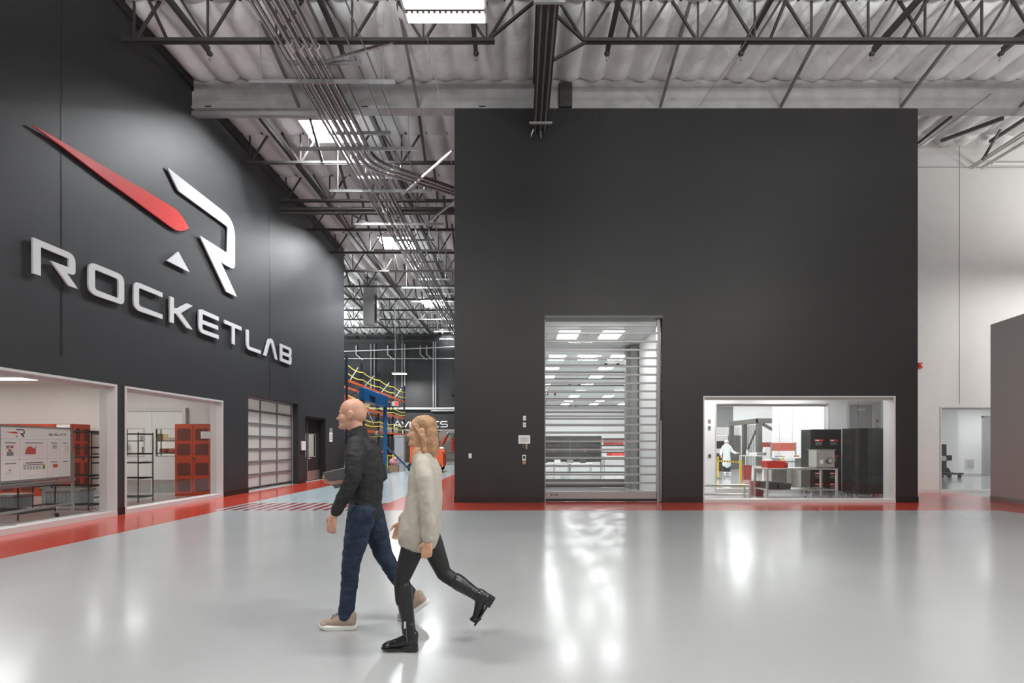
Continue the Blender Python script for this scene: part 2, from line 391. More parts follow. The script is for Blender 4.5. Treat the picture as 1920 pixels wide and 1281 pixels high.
# white wall right of the block
wh = MB(); WR = (12.98, 18.2, .03, 2.66); wall_holes(wh, 11.5, 19.2, 11.2, YR, YR+.3, [WR], 'x'); struct(wh, 'wall_right', 'white_wall')
bw = MB(); bw.box(11.6, WR[0], YR-.012, YR, 0, .11); struct(bw, 'baseboard_right', 'frame')
j = MB(); j.box(11.6, 19, YR-.004, YR, 10.02, 10.04); j.box(13.57, 13.59, YR-.004, YR, 2.75, 10.8); struct(j, 'trim_5', 'tote')
# grey partition at the right edge
gp = MB()
gp.add([(12.75,13.06,0),(12.02,9.8,0),(12.4,9.8,0),(13.15,13.06,0),(12.75,13.06,4.72),(12.02,9.8,4.72),(12.4,9.8,4.72),(13.15,13.06,4.72)],
       [(0,3,2,1),(4,5,6,7),(0,1,5,4),(1,2,6,5),(2,3,7,6),(3,0,4,7)]); struct(gp, 'wall_partition', 'grey_wall')
gb = MB(); gb.add([(12.735,13.06,0),(12.005,9.8,0),(12.02,9.8,0),(12.75,13.06,0),(12.735,13.06,.11),(12.005,9.8,.11),(12.02,9.8,.11),(12.75,13.06,.11)],
       [(0,3,2,1),(4,5,6,7),(0,1,5,4),(1,2,6,5),(2,3,7,6),(3,0,4,7)]); struct(gb, 'baseboard_partition', 'girder')

# ---------------------------------------------------------------- ceiling: quilted vinyl insulation, pinched at every truss line
TL = [10.18-2.2*3, 10.18-2.2*2, 10.18-2.2, 10.18] ; TF = [14.57+2.26*i for i in range(12)]
GX = 12.62
pinch = sorted([-1.2+.0] + TL + [12.42, 12.75] + TF + [41.9])
def sag(x, y):
    p = (x+8.35)/.62; u = p-math.floor(p); k = math.floor(p)
    lo = max([q for q in pinch if q <= y], default=-9); hi = min([q for q in pinch if q > y], default=42)
    v = (y-lo)/(hi-lo); r = math.sin(k*12.9898+lo*78.233)*43758.5453; r -= math.floor(r)
    r2 = math.sin(k*39.35+lo*11.1)*9758.5; r2 -= math.floor(r2)
    e = min(1., min(v, 1-v)*9); e = e*(2-e)
    bul = (1-abs(2*u-1)**2.0)
    wr = .016*math.sin(9*y+5*r+3*u)*bul+.010*math.sin(23*y+17*u+9*r2)
    return 10.90-(.03+(.135+.07*r)*bul)*(.40+.60*e)+wr*e-.02*(1-e)*r2
ce = MB(); NX = 8; dx = .62/NX; xs = [-21.99+dx*i for i in range(int((19+21.99)/dx)+1)]
ys = []; yy = 3.6
SKY = [(-6.25, -4.75, 13.75, 14.75), (-6.25, -4.75, 21.45, 23.3), (-6.25, -4.75, 30.3, 32.3), (-6.25, -4.75, 38.3, 40.0)]
ys = sorted(set([round(3.6+.17*i, 3) for i in range(int(38.2/.17))] + [q+d for q in pinch if q > 3.6 for d in (-.03, 0.0, .03)] + [s[k] for s in SKY for k in (2, 3)]))
xs = sorted(set([round(q, 4) for q in xs] + [-6.25, -4.75])); nx = len(xs)
vs = [(x, y, sag(x, y)) for y in ys for x in xs]; fs = []
for j in range(len(ys)-1):
    yc = (ys[j]+ys[j+1])/2
    for i in range(nx-1):
        xc = (xs[i]+xs[i+1])/2
        if yc < YCOR and xc < XL-.3: continue
        if any(s[0] < xc < s[1] and s[2] < yc < s[3] for s in SKY): continue
        if XB0+1 < xc < XB1-.5 and yc > 15: continue
        fs.append((j*nx+i, j*nx+i+1, (j+1)*nx+i+1, (j+1)*nx+i))
ce.add(vs, fs, True); ceiling = struct(ce, 'ceiling', 'insul')
deck = MB(); deck.box(-22.3, 19, -9, 3.6, 10.95, 11.1)
for s0, s1 in zip([3.6]+[s[3] for s in SKY], [s[2] for s in SKY]+[42]): deck.box(-22.3, 19, s0, s1, 11.3, 11.4)
for s in SKY: deck.box(-22.3, s[0], s[2], s[3], 11.3, 11.4); deck.box(s[1], 19, s[2], s[3], 11.3, 11.4)
struct(deck, 'roof_deck', 'black')
wsr = MB(); wsr.box(18.9, 19.2, -9, YR, 0, 11.3); struct(wsr, 'wall_far_right', 'white_wall')
cb = MB()   # shell behind the camera: pale rear wall, out of view
cb.box(-9, 19.2, -9.3, -9, 0, 11); struct(cb, 'wall_rear', 'white_wall')
for i, s in enumerate(SKY):
    t = thing('skylight', ('bright square roof skylight just beyond the wide grey girder', 'second bright roof skylight beyond the girder, above the conduits', 'third bright roof skylight along the long bay', 'farthest bright roof skylight near the black end wall')[i],
              'skylight', ((s[0]+s[1])/2, (s[2]+s[3])/2, 10.7), group='roof skylights')
    hx, hy = (s[1]-s[0])/2, (s[3]-s[2])/2
    m = MB(); m.box(-hx, hx, -hy, hy, .62, .66); m.ob('lens', 'sky', t)
    m = MB()
    m.box(-hx-.03, -hx, -hy, hy, .0, .66); m.box(hx, hx+.03, -hy, hy, .0, .66); m.box(-hx, hx, -hy-.03, -hy, .0, .66); m.box(-hx, hx, hy, hy+.03, .0, .66)
    m.ob('curb', 'white', t)
    m = MB()
    for q in (-hx/3, hx/3): m.box(q-.01, q+.01, -hy, hy, .58, .61)
    m.ob('glazing_bar', 'galv2', t)
# ---------------------------------------------------------------- main girder across the hall, and the dark girder running towards us
g = thing('main_girder', 'wide pale grey girder spanning the hall above the black facade', 'girder', (5, 12.5, 10.08))
m = MB(); m.box(-13.35, 13.85, -.13, .13, .06, .74); m.ob('web', 'girder', g)
m = MB(); m.box(-13.35, 13.85, -.15, .15, 0, .06); m.ob('bottom_flange', 'girder', g)
for q in (-13.0, -9, -6, -3.9): m = MB(); m.box(q, q+.16, -.16, -.15, .02, .05); m.ob('clip', 'black', g)
m = MB(); m.bbox(-3.97, -3.63, -.22, -.13, .0, .62, .02); m.ob('bearing_plate', 'truss', g)
g = thing('spine_girder', 'dark steel girder running overhead towards the camera, ending at the black facade', 'girder', (.55, 8, 9.5))
m = MB(); m.box(-.19, .19, -6, 4.3, 0, .03); m.ob('bottom_flange', 'truss', g)
m = MB(); m.box(-.015, .015, -6, 4.3, .03, 1.15); m.ob('web', 'truss', g)
m = MB(); m.box(-.19, .19, -6, 4.3, 1.15, 1.19); m.ob('top_flange', 'truss', g)
for q in (-.13, .0, .12):
    m = MB(); m.tube([(q, -6, -.05), (q, 4.32, -.05)], .022); m.ob('conduit', 'brace', g)
for q in (.65, 3.9): m = MB(); m.box(-.28, .28, q, q+.05, -.11, -.07); m.ob('strut_clamp', 'galv2', g)
for pts in ([(-.17, 4.2, -.06), (-.22, 4.25, -.16), (-.22, 4.25, -.22)], [(.02, 4.28, -.06), (.02, 4.28, -.24)]): m = MB(); m.tube(pts, .014); m.ob('hook', 'galv2', g)
# ---------------------------------------------------------------- roof trusses
ZC, ZT = 9.95, 10.86
me_v = None
def unit_bar(h, w, name):
    m = MB(); m.bar((0,0,0), h, w, w); return m.mesh(name, 'truss')
ME = {'v': unit_bar((0, 0, ZT-ZC), .035, 'web_vertical'), 'a': unit_bar((.57, 0, ZT-ZC), .045, 'web_diagonal'), 'b': unit_bar((-.57, 0, ZT-ZC), .045, 'web_diagonal')}
def truss(y, x0, x1, nodes, label, zc=ZC, ends=(0, 0)):
    t = thing('roof_truss', label, 'truss', ((x0+x1)/2, y, zc), group='open-web roof trusses'); cx = (x0+x1)/2
    m = MB()
    for dy in (-.035, .035): m.box(x0-cx, x1-cx, dy-.02, dy+.02, -.01, .035); m.box(x0-cx, x1-cx, dy-.003, dy+.003, -.01, .07)
    m.ob('bottom_chord', 'truss', t)
    m = MB()
    for dy in (-.035, .035): m.box(min(x0, nodes[0]-.6)-cx, max(x1, nodes[-1]+.6)-cx, dy-.02, dy+.02, ZT-zc, ZT-zc+.06)
    m.ob('top_chord', 'truss', t)
    for nd in nodes:
        for k, nm in (('v', 'web_vertical'), ('a', 'web_diagonal'), ('b', 'web_diagonal')):
            if k == 'b' and nd-.57 < XL and y < YCOR: continue
            o = bpy.data.objects.new(nm, ME[k]); C.objects.link(o); o.parent = t; o.location = (nd-cx, 0, .0)

    return t
t = truss(10.18, XL+.03, -.5, [-8.09, -6.54, -5.1, -3.5, -2.0, -.67], 'nearest dark roof truss, left half, ending short of the spine girder')
m = MB(); m.bar((-.67+4.41, 0, .02), (.37+4.41, 0, ZT-ZC-.03), .05, .05); m.ob('end_diagonal', 'truss', t)
t = truss(10.18, 1.35, 18.8, [1.39+1.195*i for i in range(15)], 'nearest dark roof truss, right half, beyond the spine girder')
m = MB(); m.bar((1.38-10.075, 0, .03), (.45-10.075, 0, ZT-ZC-.03), .05, .05); m.bar((1.42-10.075, 0, .0), (.66-10.075, 0, -.42), .05, .05); m.ob('end_diagonal', 'truss', t)
ords = ['first', 'second', 'third', 'fourth', 'fifth', 'sixth', 'seventh', 'eighth', 'ninth', 'tenth', 'eleventh', 'twelfth', 'thirteenth']
for i, y in enumerate(TF):
    if y > 40: break
    far = y > YCOR
    x0 = -18.4 if far else XL+.03; x1 = XB0-.02
    nodes = [(-8.09 if not far else -17.23)+1.524*k for k in range(30)]; nodes = [q for q in nodes if q < x1-.5]
    truss(y, x0, x1, nodes, 'dark open-web roof truss, %s beyond the wide grey girder' % ords[i])
# kicker braces from purlins down to girder or truss chord
def brace(p0, p1, label, group, w=.06, m='brace', name='brace'):
    b = MB(); b.bar(p0, p1, w, w); return solo(b, name, m, label, 'brace', group)
for i, x in enumerate((-5.6, -2.55, 3.62, 6.69, 9.76, 12.8)):
    brace((x, 10.2, 10.8), (x, 12.33, 10.1), ('grey sloping brace from ceiling to girder, leftmost of the row', 'grey sloping brace from ceiling to girder, left of the spine girder',
          'grey sloping brace from ceiling to girder, first right of the spine girder', 'grey sloping brace from ceiling to girder, above the shutter window wall', 'grey sloping brace to girder near the facade top right corner', 'grey sloping brace to girder at the far right')[i], 'sloping braces down to the girder')
for i, (x, y0, y1) in enumerate(((2.3, 8.4, 10.2), (5.3, 8.5, 10.2), (8.1, 8.4, 10.2), (-7.4, 9.1, 10.2), (11.6, 8.6, 10.2))):
    brace((x, y0, 10.8), (x, y1, 10.0), 'dark sloping brace down to the nearest truss, %s' % ('just right of the spine girder', 'over the middle of the facade', 'over the right window', 'by the left wall', 'at the right frame edge')[i], 'dark braces at the nearest truss', .05, 'truss')
nb = 0
for i, y in enumerate(TF[:-1]):
    for x in ((-5.9, -2.8) if y < YCOR else (-14.9, -12, -9, -5.9, -2.8)):
        if y > 40: continue
        brace((x, y-.95, 10.8), (x, y, 10.0), 'dark kicker brace at %s truss beyond girder, %s' % (ords[i], {-5.9: 'below the skylights', -2.8: 'right of the conduits', -9: 'left of the skylights', -12: 'above the racks', -14.9: 'leftmost'}[x]), 'kicker braces of the far trusses', .07, 'truss')
# sprinkler lines
for i, x in enumerate((-7.07, -4.02, -.97, 2.03, 5.1, 8.1, 11.05)):
    t = thing('sprinkler_pipe', 'dark ceiling sprinkler pipe ending short of the girder, %s' % ('by the left black wall', 'behind the conduit bundle', 'under the bright high bay lamp', 'first right of the spine girder', 'above the tall shutter', 'above the right window', 'at the right edge')[i], 'pipe', (x, 11.15, 10.42), group='ceiling sprinkler pipes')
    m = MB(); m.box(-.045, .045, -7, -.12, 0, .12); m.ob('pipe', 'truss', t)
    m = MB(); m.lathe([(.0, -.03), (.05, -.03), (.07, .02), (.04, .06), (0, .06)], 10, (0, -.08, .0)); m.ob('end_fitting', 'truss', t)
    m = MB(); m.tube([(0, -.06, -.02), (0, -.06, -.12)], .012); m.lathe([(0, -.13), (.03, -.125), (.03, -.115), (0, -.11)], 8, (0, -.06, 0)); m.ob('sprinkler_head', 'galv2', t)
for i, (x, y0) in enumerate(((-7.05, 12.9), (-4.0, 12.9), (-10.2, 23.4), (-13.3, 23.4), (-16.4, 24))):
    m = MB(); m.box(x-.05, x+.05, y0, 39.9, 10.36, 10.5)
    solo(m, 'ceiling_rail', 'truss', 'long dark rail under the far ceiling, %s' % ('along the left black wall', 'over the conduit bundle', 'just past the black wall corner', 'over the pallet racks', 'farthest left')[i], 'rail', 'long rails under the far ceiling')
m = MB(); m.tube([(-1.7, 4, 10.1), (-1.9, 10.3, 9.9), (-1.75, 11.2, 9.2), (-1.68, 12.28, 8.5)], .008, 5); solo(m, 'hanging_cable', 'girder', 'thin pale cable drooping from the truss to the facade corner', 'cable')
m = MB(); m.tube([(4.6, 4, 10.1), (4.75, 10.2, 9.9), (4.6, 12.3, 10.1)], .008, 5); solo(m, 'hanging_cable', 'girder', 'thin cable drooping from truss to girder above the tall shutter', 'cable')
# pair of dark pipes near third far truss
for i, (z, r) in enumerate(((9.72, .07), (9.58, .055))):
    m = MB(); m.tube([(XL, 16.9, z), (XB0, 16.9, z)], r, 10); solo(m, 'main_pipe', 'truss', ('thick dark pipe crossing under the second far truss', 'thinner dark pipe just below the thick crossing pipe')[i], 'pipe')
m = MB()
for k in range(3): m.box(XL, -4.2, 12.45+.05*k, 12.48+.05*k, 9.93+.02*k, 9.96+.02*k)
m.box(XL, -4.0, 12.35, 12.39, 9.9, 10.0); solo(m, 'cable_tray', 'galv2', 'pale metal strut bundle under the left end of the wide girder', 'cable tray')
# ---------------------------------------------------------------- conduits and trapeze hangers
yA = [8.2, 10.41, 12.76, 14.87, 17.1, 19.4, 21.7, 24.0, 26.3, 28.6, 30.9, 33.2, 35.5, 37.8]
def trapeze(name, lbl, x0, x1, y, z, grp):
    t = thing(name, lbl, 'hanger', ((x0+x1)/2, y, z), group=grp); h = (x1-x0)/2
    m = MB(); m.box(-h, h, -.02, .02, -.08, .0); m.box(-h, h, -.024, .024, -.012, .0); m.ob('strut', 'galv', t)
    for s in (-1, 1): m = MB(); m.tube([(s*(h-.25), 0, -.1), (s*(h-.25), 0, 10.75-z)], .009, 6); m.ob('threaded_rod', 'galv2', t)
    return t
for i, y in enumerate(yA):
    w = ('above the camera end of the bundle', 'below the nearest truss', 'just beyond the grey girder')[i] if i < 3 else 'under the %s far truss' % ords[i-3+1]
    trapeze('trapeze_hanger', 'long lower strut hanger carrying the conduits, %s' % w, -5.8, -2.65, y, 9.33, 'lower trapeze hangers')
    trapeze('trapeze_hanger', 'short upper strut hanger above the conduits, %s' % w, -4.95, -3.38, y+.02, 9.75, 'upper trapeze hangers')
def conduit(pts, r, label, grp, cp=()):
    t = thing('conduit', label, 'conduit', pts[0], group=grp); o = Vector(pts[0])
    m = MB(); m.tube([Vector(p)-o for p in pts], r, 12); m.ob('tube', 'galv', t)
    for p, d in cp:
        p = Vector(p)-o; d = Vector(d).normalized()*.09; m = MB(); m.tube([p-d, p-d*.7, p+d*.7, p+d], r*1.25, 12); m.ob('coupling', 'galv2', t)
def bend(p, r): # smooth polyline corners
    out = [Vector(p[0])]
    for a, b, c in zip(p, p[1:], p[2:]):
        a, b, c = Vector(a), Vector(b), Vector(c); d1 = (a-b).normalized(); d2 = (c-b).normalized()
        for k in range(9):
            q = k/8; out.append((b+d1*r)*(1-q)**2+b*2*q*(1-q)+(b+d2*r)*q*q)
    return out+[Vector(p[-1])]
zc = 9.33+.052
zc = 9.33+.062
nm5 = ('left edge one', 'second from left', 'middle one', 'fourth from left', 'right edge one')
for i in range(4):
    x = -4.51+.165*i
    if i < 1: conduit([(x, 4, zc), (x, 39.9, zc)], .06, 'only thick silver conduit running straight on to the back', 'thick straight conduits', [((x, q, zc), (0,1,0)) for q in (9.6, 12.9, 16.4, 22.6)])
    else:
        k = i-1; y = 13.55-.17*(k)
        p = bend([(x, 4, zc), (x, y+.25, zc), (XB0+.05, y+2.0, zc)], .5)
        conduit(p, .06, 'thick silver conduit bending right into the facade, %s' % ('nearest the wall end', 'middle one', 'front one')[k], 'thick bent conduits', [((x, 9.7, zc), (0,1,0)), ((x, 12.9, zc), (0,1,0)), ((x+.5, y+.25+.5*1.75/2.3+.0, zc), (2.3, 1.75, 0))])
for i in range(2):
    x = -4.76+.10*i
    conduit([(x, 4, zc-.03), (x, 39.9, zc-.03)], .032, ('thin silver conduit at the far left of the bundle', 'thin silver conduit touching the left thick one')[i], 'left side conduits')
for i in range(3):
    x = -4.55+.3*i; z = 9.75+.03
    conduit([(x, 9.0, z), (x, 39.9, z)], .03, 'thin silver conduit above the thick bundle, %s' % ('left', 'middle', 'right')[i], 'thin straight conduits')
for i in range(4):
    x = -4.33+.12*i
    conduit([(x, 13.9, zc-.02), (x, 39.9, zc-.02)], .036, 'thin conduit right of the thick bundle past the bends, %s' % ('leftmost', 'second', 'third', 'rightmost')[i], 'thin side conduits')
for i, x in enumerate((-3.42, -3.12)):
    conduit([(x-.25, 4, 9.9), (x-.1, 11.5, 9.85), (x, 24, 9.8)], .016, ('thin lone conduit right of the bundle, left of the two', 'thin lone conduit right of the bundle, right of the two')[i], 'lone conduits')
for i, (p0, p1) in enumerate((((-3.62, 15.1, 9.30), (-1.75, 12.85, 9.30)), ((-3.2, 17.0, 9.30), (-2.0, 15.45, 9.30)), ((-6.3, 16.9, 9.8), (-5.3, 17.2, 9.33)), ((-4.2, 9.0+1.4, 9.70), (-2.6, 10.2, 9.98)))):
    m = MB(); m.bar(p0, p1, .04, .06)
    solo(m, 'strut_channel', 'galv', ('bright diagonal strut under the bent conduits beside the facade corner', 'second diagonal strut beyond the bent conduits', 'short bright strut sloping down by the dark pipes', 'short strut sloping up to the nearest truss chord')[i], 'strut')
# hanging vertical duct and seismic rods
t = thing('air_duct', 'vertical silver sheet metal duct hanging from the far ceiling', 'duct', (-8.27, 27, 8.17))
m = MB(); m.bbox(-.3, .3, -.3, .3, 0, 2.5, .01); m.ob('duct_body', 'galv2', t)
m = MB()
for z in (1.2, 2.3): m.box(-.315, .315, -.315, .315, z, z+.03)
m.ob('joint_band', 'galv2', t)
m = MB(); m.box(.31, .44, -.25, .25, .2, 2.4); m.ob('side_flange', 'chrome', t)
# high bay lamp in view
t = thing('high_bay_lamp', 'large bright twin panel high bay lamp hanging at the top of the picture', 'lamp', (-1.046, 6.78, 7.6))
m = MB(); m.bbox(-.60, .60, -.27, .30, .035, .12, .02); m.ob('housing', 'girder', t)
for q, w in ((-.235, .285), (.137, .14)): m = MB(); m.box(-.555, .555, q, q+w, .02, .034); m.ob('diffuser', 'lamp', t)
m = MB(); m.box(-.555, .555, .055, .132, .028, .034); m.ob('louvre_strip', 'truss', t)
m = MB()
for k in range(14): m.box(-.53+.08*k, -.49+.08*k, .10, .118, .024, .028)
m.ob('louvre_slots', 'lamp', t)
for s in (-1, 1): m = MB(); m.tube([(s*.5, 0, .12), (s*.3, 0, 3.2)], .006, 5); m.ob('hanging_wire', 'galv2', t)
t = thing('high_bay_lamp', 'small lit high bay lamp hanging before the far black wall', 'lamp', (-9.1, 37, 6.93))
m = MB(); m.bbox(-.55, .55, -.2, .2, .03, .12, .02); m.ob('housing', 'galv2', t)
for q in (-.17, .02): m = MB(); m.box(-.52, .52, q, q+.15, .0, .029); m.ob('diffuser', 'lamp', t)
for s in (-1, 1): m = MB(); m.tube([(s*.4, 0, .12), (s*.1, 0, 3.9)], .012, 5); m.ob('hanging_wire', 'galv2', t)
area('far_lamp_light', (-9.1, 37, 6.9), 1.0, .35, 400)
# ---------------------------------------------------------------- name letters and emblem on the left wall
DL = 8.27
def px(x, y, D=DL): Y = D*F/(972-x); return (Y, CAMZ+(836-y)*Y/F)
def onwall(u, v, w): return (-DL-.05+w, u, v)
def sign(name, loops, s, o, label, m='letter', cat='letter', grp='wall name letters', rs=.12, bev=0):
    out = []
    for lp in loops:
        q = []
        for p in lp:
            Y, Z = px(o[0]+p[0]/s, o[1]+p[1]/s); q.append((Y, Z) + ((p[2],) if len(p) > 2 else ()))
        out.append(rounded(q, 8))
    b = MB(); b.loops(out, .035, onwall)
    t = thing(name, label, cat, (0,0,0), group=grp) if False else None
    ob = b.ob(name, m); origin(ob); tag(ob, label, cat, grp); return ob
s1, o1 = 8.54, (50, 430)
sign('wall_letter', [[(118,128),(795,412,.16),(795,745,.12),(660,700),(835,955),(693,905),(408,505),(693,612),(693,470),(243,283),(243,745),(120,705)]], s1, o1, 'big pale letter R, first of the wall name')
sign('wall_letter', [[(1007,508,.17),(1575,743,.17),(1575,1218,.12),(1007,1023,.2)], [(1108,642,.04),(1485,802,.05),(1485,1107,.04),(1108,962,.07)]], s1, o1, 'big pale letter O, second of the wall name')
s2, o2 = 9.6, (240, 520)
sign('wall_letter', [[(120,57,.17),(635,280),(635,362),(213,188,.04),(213,512,.07),(635,672),(635,752),(120,576,.2)]], s2, o2, 'big pale letter C, between the O and the K')
sign('wall_letter', [[(768,340),(840,370),(840,545),(888,570),(1078,470),(1178,515),(965,645),(1178,945),(1075,910),(888,660),(840,640),(840,828),(768,803)]], s2, o2, 'big pale letter K in the middle of the wall name')
sign('wall_letter', [[(1285,552,.15),(1645,715),(1645,788),(1355,660,.03),(1355,768),(1635,877),(1635,948),(1352,838),(1352,938,.06),(1645,1043),(1645,1115),(1285,985,.2)]], s2, o2, 'big pale letter E with three bars, before the T')
s3, o3 = 9.856, (400, 570)
sign('wall_letter', [[(215,290),(532,425),(532,493),(408,443),(408,755),(355,735),(355,418),(215,358)]], s3, o3, 'big pale letter T with a wide top bar')
sign('wall_letter', [[(618,467),(668,487),(668,785,.06),(890,862),(890,927),(618,830,.22)]], s3, o3, 'big pale letter L, third from last in the wall name')
sign('wall_letter', [[(945,945),(1030,628,.16),(1112,655,.16),(1198,1035),(1155,1020),(1082,722,.03),(1060,714,.03),(990,965)]], s3, o3, 'big pale letter A without crossbar, next to last')
sign('wall_letter', [[(1247,733),(1452,820,.12),(1455,935,.03),(1440,965),(1455,990,.03),(1452,1135,.12),(1247,1050)], [(1287,803),(1287,880),(1418,930),(1418,860,.02)], [(1287,938),(1287,1010),(1418,1057),(1418,990)]], s3, o3, 'big pale letter B, last of the wall name')
emb = thing('wall_emblem', 'large emblem of red blade, pale letter and triangle above the wall name', 'emblem', (-DL-.05, 12.0, 5.86))
def piece(*a):
    ob = sign(*a); 
    for k in ('category', 'group'): del ob[k]
    ob.parent = emb; ob.location = ob.location-Vector(emb.location)
piece('blade', [[(64,235.2),(115.5,263.9),(200,314.3),(267.7,353.5),(321.9,386.7),(334,394.8),(343.5,407),(350,417.5),(355.6,428),(347.6,432),(340.8,433.6),(330,431.3),(319.2,423.9),(254.2,375.8),(200,336.6),(115,272)]], 1, (0, 0),
     'long tapering red blade of the emblem, pointing up left', 'redsign', 'emblem', 'wall emblem pieces')
piece('letter', [[(314.8,313.5),(441.7,413.2,.55),(441.7,506,.3),(428,499.5,.05),(415.3,491.4),(445.4,556.8),(425.3,547),(375.9,441.7),(426.5,474.1,.03),(427.9,425.5,.06),(336.1,358.2,.04)]], 1, (0, 0),
     'big pale emblem letter R, right of the red blade', 'letter', 'emblem', 'wall emblem pieces')
piece('triangle', [[(315,489.1),(336,472.1),(356.8,510.7)]], 1, (0, 0), 'small pale triangle below the red blade', 'letter', 'emblem', 'wall emblem pieces')
# ================================================================ LEFT WALL OPENINGS
def window(n, axis, plane, u0, u1, z0, z1, depth, inward, joints, fw=.045, gl=.5, sill=.07, mname='frame'):
    "window_n: empty > frame, pane xN ; plane = wall face coordinate, inward = direction (+1/-1) into the wall"
    t = bpy.data.objects.new('window_%d' % n, None); C.objects.link(t); t['kind'] = 'structure'
    def bx(mb, a, b, d0, d1, c, d):
        lo, hi = sorted((plane+inward*d0, plane+inward*d1))
        if axis == 'y': mb.box(lo, hi, a, b, c, d)
        else: mb.box(a, b, lo, hi, c, d)
    m = MB(); bx(m, u0, u1, -.015, depth, z1-fw, z1); bx(m, u0, u1, -.02, depth, 0.0, z0+sill); bx(m, u0, u0+fw, -.015, depth, z0+sill, z1-fw); bx(m, u1-fw, u1, -.015, depth, z0+sill, z1-fw)
    bx(m, u0+fw, u1-fw, depth*gl-.02, depth*gl+.03, z1-fw-.06, z1-fw)
    m.ob('window_frame', mname, t)
    us = [u0+fw]+joints+[u1-fw]
    for a, b in zip(us, us[1:]):
        m = MB(); bx(m, a+.003, b-.003, depth*gl, depth*gl+.012, z0+sill, z1-fw-.06); m.ob('pane', 'glass', t)
    return t
window(1, 'y', XL, W1[0], W1[1], W1[2], W1[3], .32, -1, [4.8, 6.4, 8.75])
window(2, 'y', XL, W2[0], W2[1], W2[2], W2[3], .32, -1, [11.2, 12.42])
# interior of the glazed rooms
XI = XL-.30
ir = MB(); wall_holes(ir, -19, XI, 3.4, 14.72, 14.9, [(-12.07, -10.15, 0, 2.5)], 'x'); ir.box(-19.2, -19, 2, 23, 0, 3.4); ir.box(-19, XI, 1.8, 2, 0, 3.4)
struct(ir, 'wall_room_back', 'room_wall')
ic = MB(); ic.box(-19.2, XI, 1.8, 14.9, 3.3, 3.45); ic.box(-19.2, XI, 14.9, YCOR-.3, 3.5, 3.6); struct(ic, 'ceiling_room', 'room_wall')
for i, (x, y) in enumerate(((-10.7, 9.75), (-10.7, 12.9), (-10.7, 6.4), (-13.6, 9.75), (-13.6, 12.9), (-13.6, 6.4), (-16.4, 9.75), (-16.4, 12.9), (-16.4, 6.4))):  # deepest row is added out of sight to brighten the room
    t = thing('room_lamp', 'lit ceiling lamp inside the glazed quality room, %s' % ('nearest the left window joint', 'nearest the double doors', 'toward the camera side', 'deeper row, middle', 'deeper row, by the doors', 'deeper row, camera side', 'added unseen deepest row, middle', 'added unseen deepest row, by the back wall', 'added unseen deepest row, camera side')[i], 'lamp', (x, y, 3.22), group='glazed room ceiling lamps')
    m = MB(); m.bbox(-.75, .75, -.2, .2, .02, .09, .01); m.ob('housing', 'white', t)
    m = MB(); m.box(-.7, .7, -.16, .16, .0, .02); m.ob('diffuser', 'lamp_low', t)
# double door with vision panels in the room back wall (door_1, door_2)
def leaf(n, x0, x1, y, z1, handle_x, vis, m_leaf='white', kick='steel', front=-1, vz=(1.15, 1.95)):
    t = bpy.data.objects.new('door_%d' % n, None); C.objects.link(t); t['kind'] = 'structure'
    m = MB(); a, b = vis
    m.box(x0, a, y, y+.05, .01, z1); m.box(b, x1, y, y+.05, .01, z1); m.box(a, b, y, y+.05, .01, vz[0]); m.box(a, b, y, y+.05, vz[1], z1); m.ob('leaf', m_leaf, t)
    m = MB()
    for (p, q, r, s) in ((a-.03, b+.03, vz[0]-.03, vz[0]), (a-.03, b+.03, vz[1], vz[1]+.03), (a-.03, a, vz[0], vz[1]), (b, b+.03, vz[0], vz[1])): m.box(p, q, y-.012, y+.06, r, s)
    m.ob('vision_frame', 'galv2', t)
    m = MB(); m.box(a, b, y+.02, y+.03, vz[0], vz[1]); m.ob('pane', 'glass', t)
    m = MB(); m.box(x0+.02, x1-.02, y-.006, y, .02, .42); m.ob('kick_plate', kick, t)
    if handle_x is not None:
        m = MB(); m.tube([(handle_x, y, 1.0), (handle_x, y-.05, 1.0), (handle_x-.12, y-.055, 1.0)], .012); m.lathe([(0,0),(.03,0),(.03,.012),(0,.012)], 12, (handle_x, y-.012, .995)); m.ob('door_handle', 'chrome', t)
    return t
yd = 14.66
leaf(1, -12.05, -11.12, yd, 2.48, -11.22, (-11.95, -11.36)); leaf(2, -11.10, -10.17, yd, 2.48, None, (-10.98, -10.36))
df = MB(); df.box(-12.15, -12.07, 14.6, 14.72, 0, 2.5); df.box(-10.15, -10.05, 14.6, 14.72, 0, 2.5); df.box(-12.15, -10.05, 14.6, 14.72, 2.5, 2.6); struct(df, 'trim_6', 'frame')
# things seen through the vision panels: a shelf of supplies drawn as real boxes behind the glass niche
t = thing('supply_shelf', 'black shelf of supplies seen through the double door windows', 'shelf', (-11.6, 15.9, 0))
for sx in (-1.1, 0, 1.1): m = MB(); m.tube([(sx, -.2, 0), (sx, -.2, 2.0)], .015, 8); m.ob('post', 'black', t)
for z in (.9, 1.22, 1.62): m = MB(); m.box(-1.1, 1.1, -.22, .22, z-.03, z); m.ob('shelf_board', 'slate', t)
for k, (x, z, w, h, mm, lb) in enumerate(((-12.2, 1.62, .3, .16, 'white', 'white tray, top left'), (-11.7, 1.62, .25, .22, 'card', 'brown box, top centre'), (-11.2, 1.62, .4, .12, 'white', 'white tray, top right'), (-12.1, 1.22, .35, .2, 'card', 'brown box, middle left'), (-11.6, 1.22, .2, .14, 'chart', 'pinkish box, middle'), (-11.3, 1.22, .2, .14, 'chart', 'pinkish box, middle right'), (-11.0, 1.22, .2, .14, 'pink', 'pink box, middle far right'), (-12.0, .9, .4, .2, 'tote', 'grey box, lower left'), (-11.2, .9, .45, .14, 'white', 'white bag, lower right'))):
    m = MB(); m.bbox(x-w/2, x+w/2, 15.75, 16.0, z, z+h, .012); solo(m, 'supply_box', mm, 'supply shelf behind the double doors: '+lb, 'box', 'supplies on the shelf')
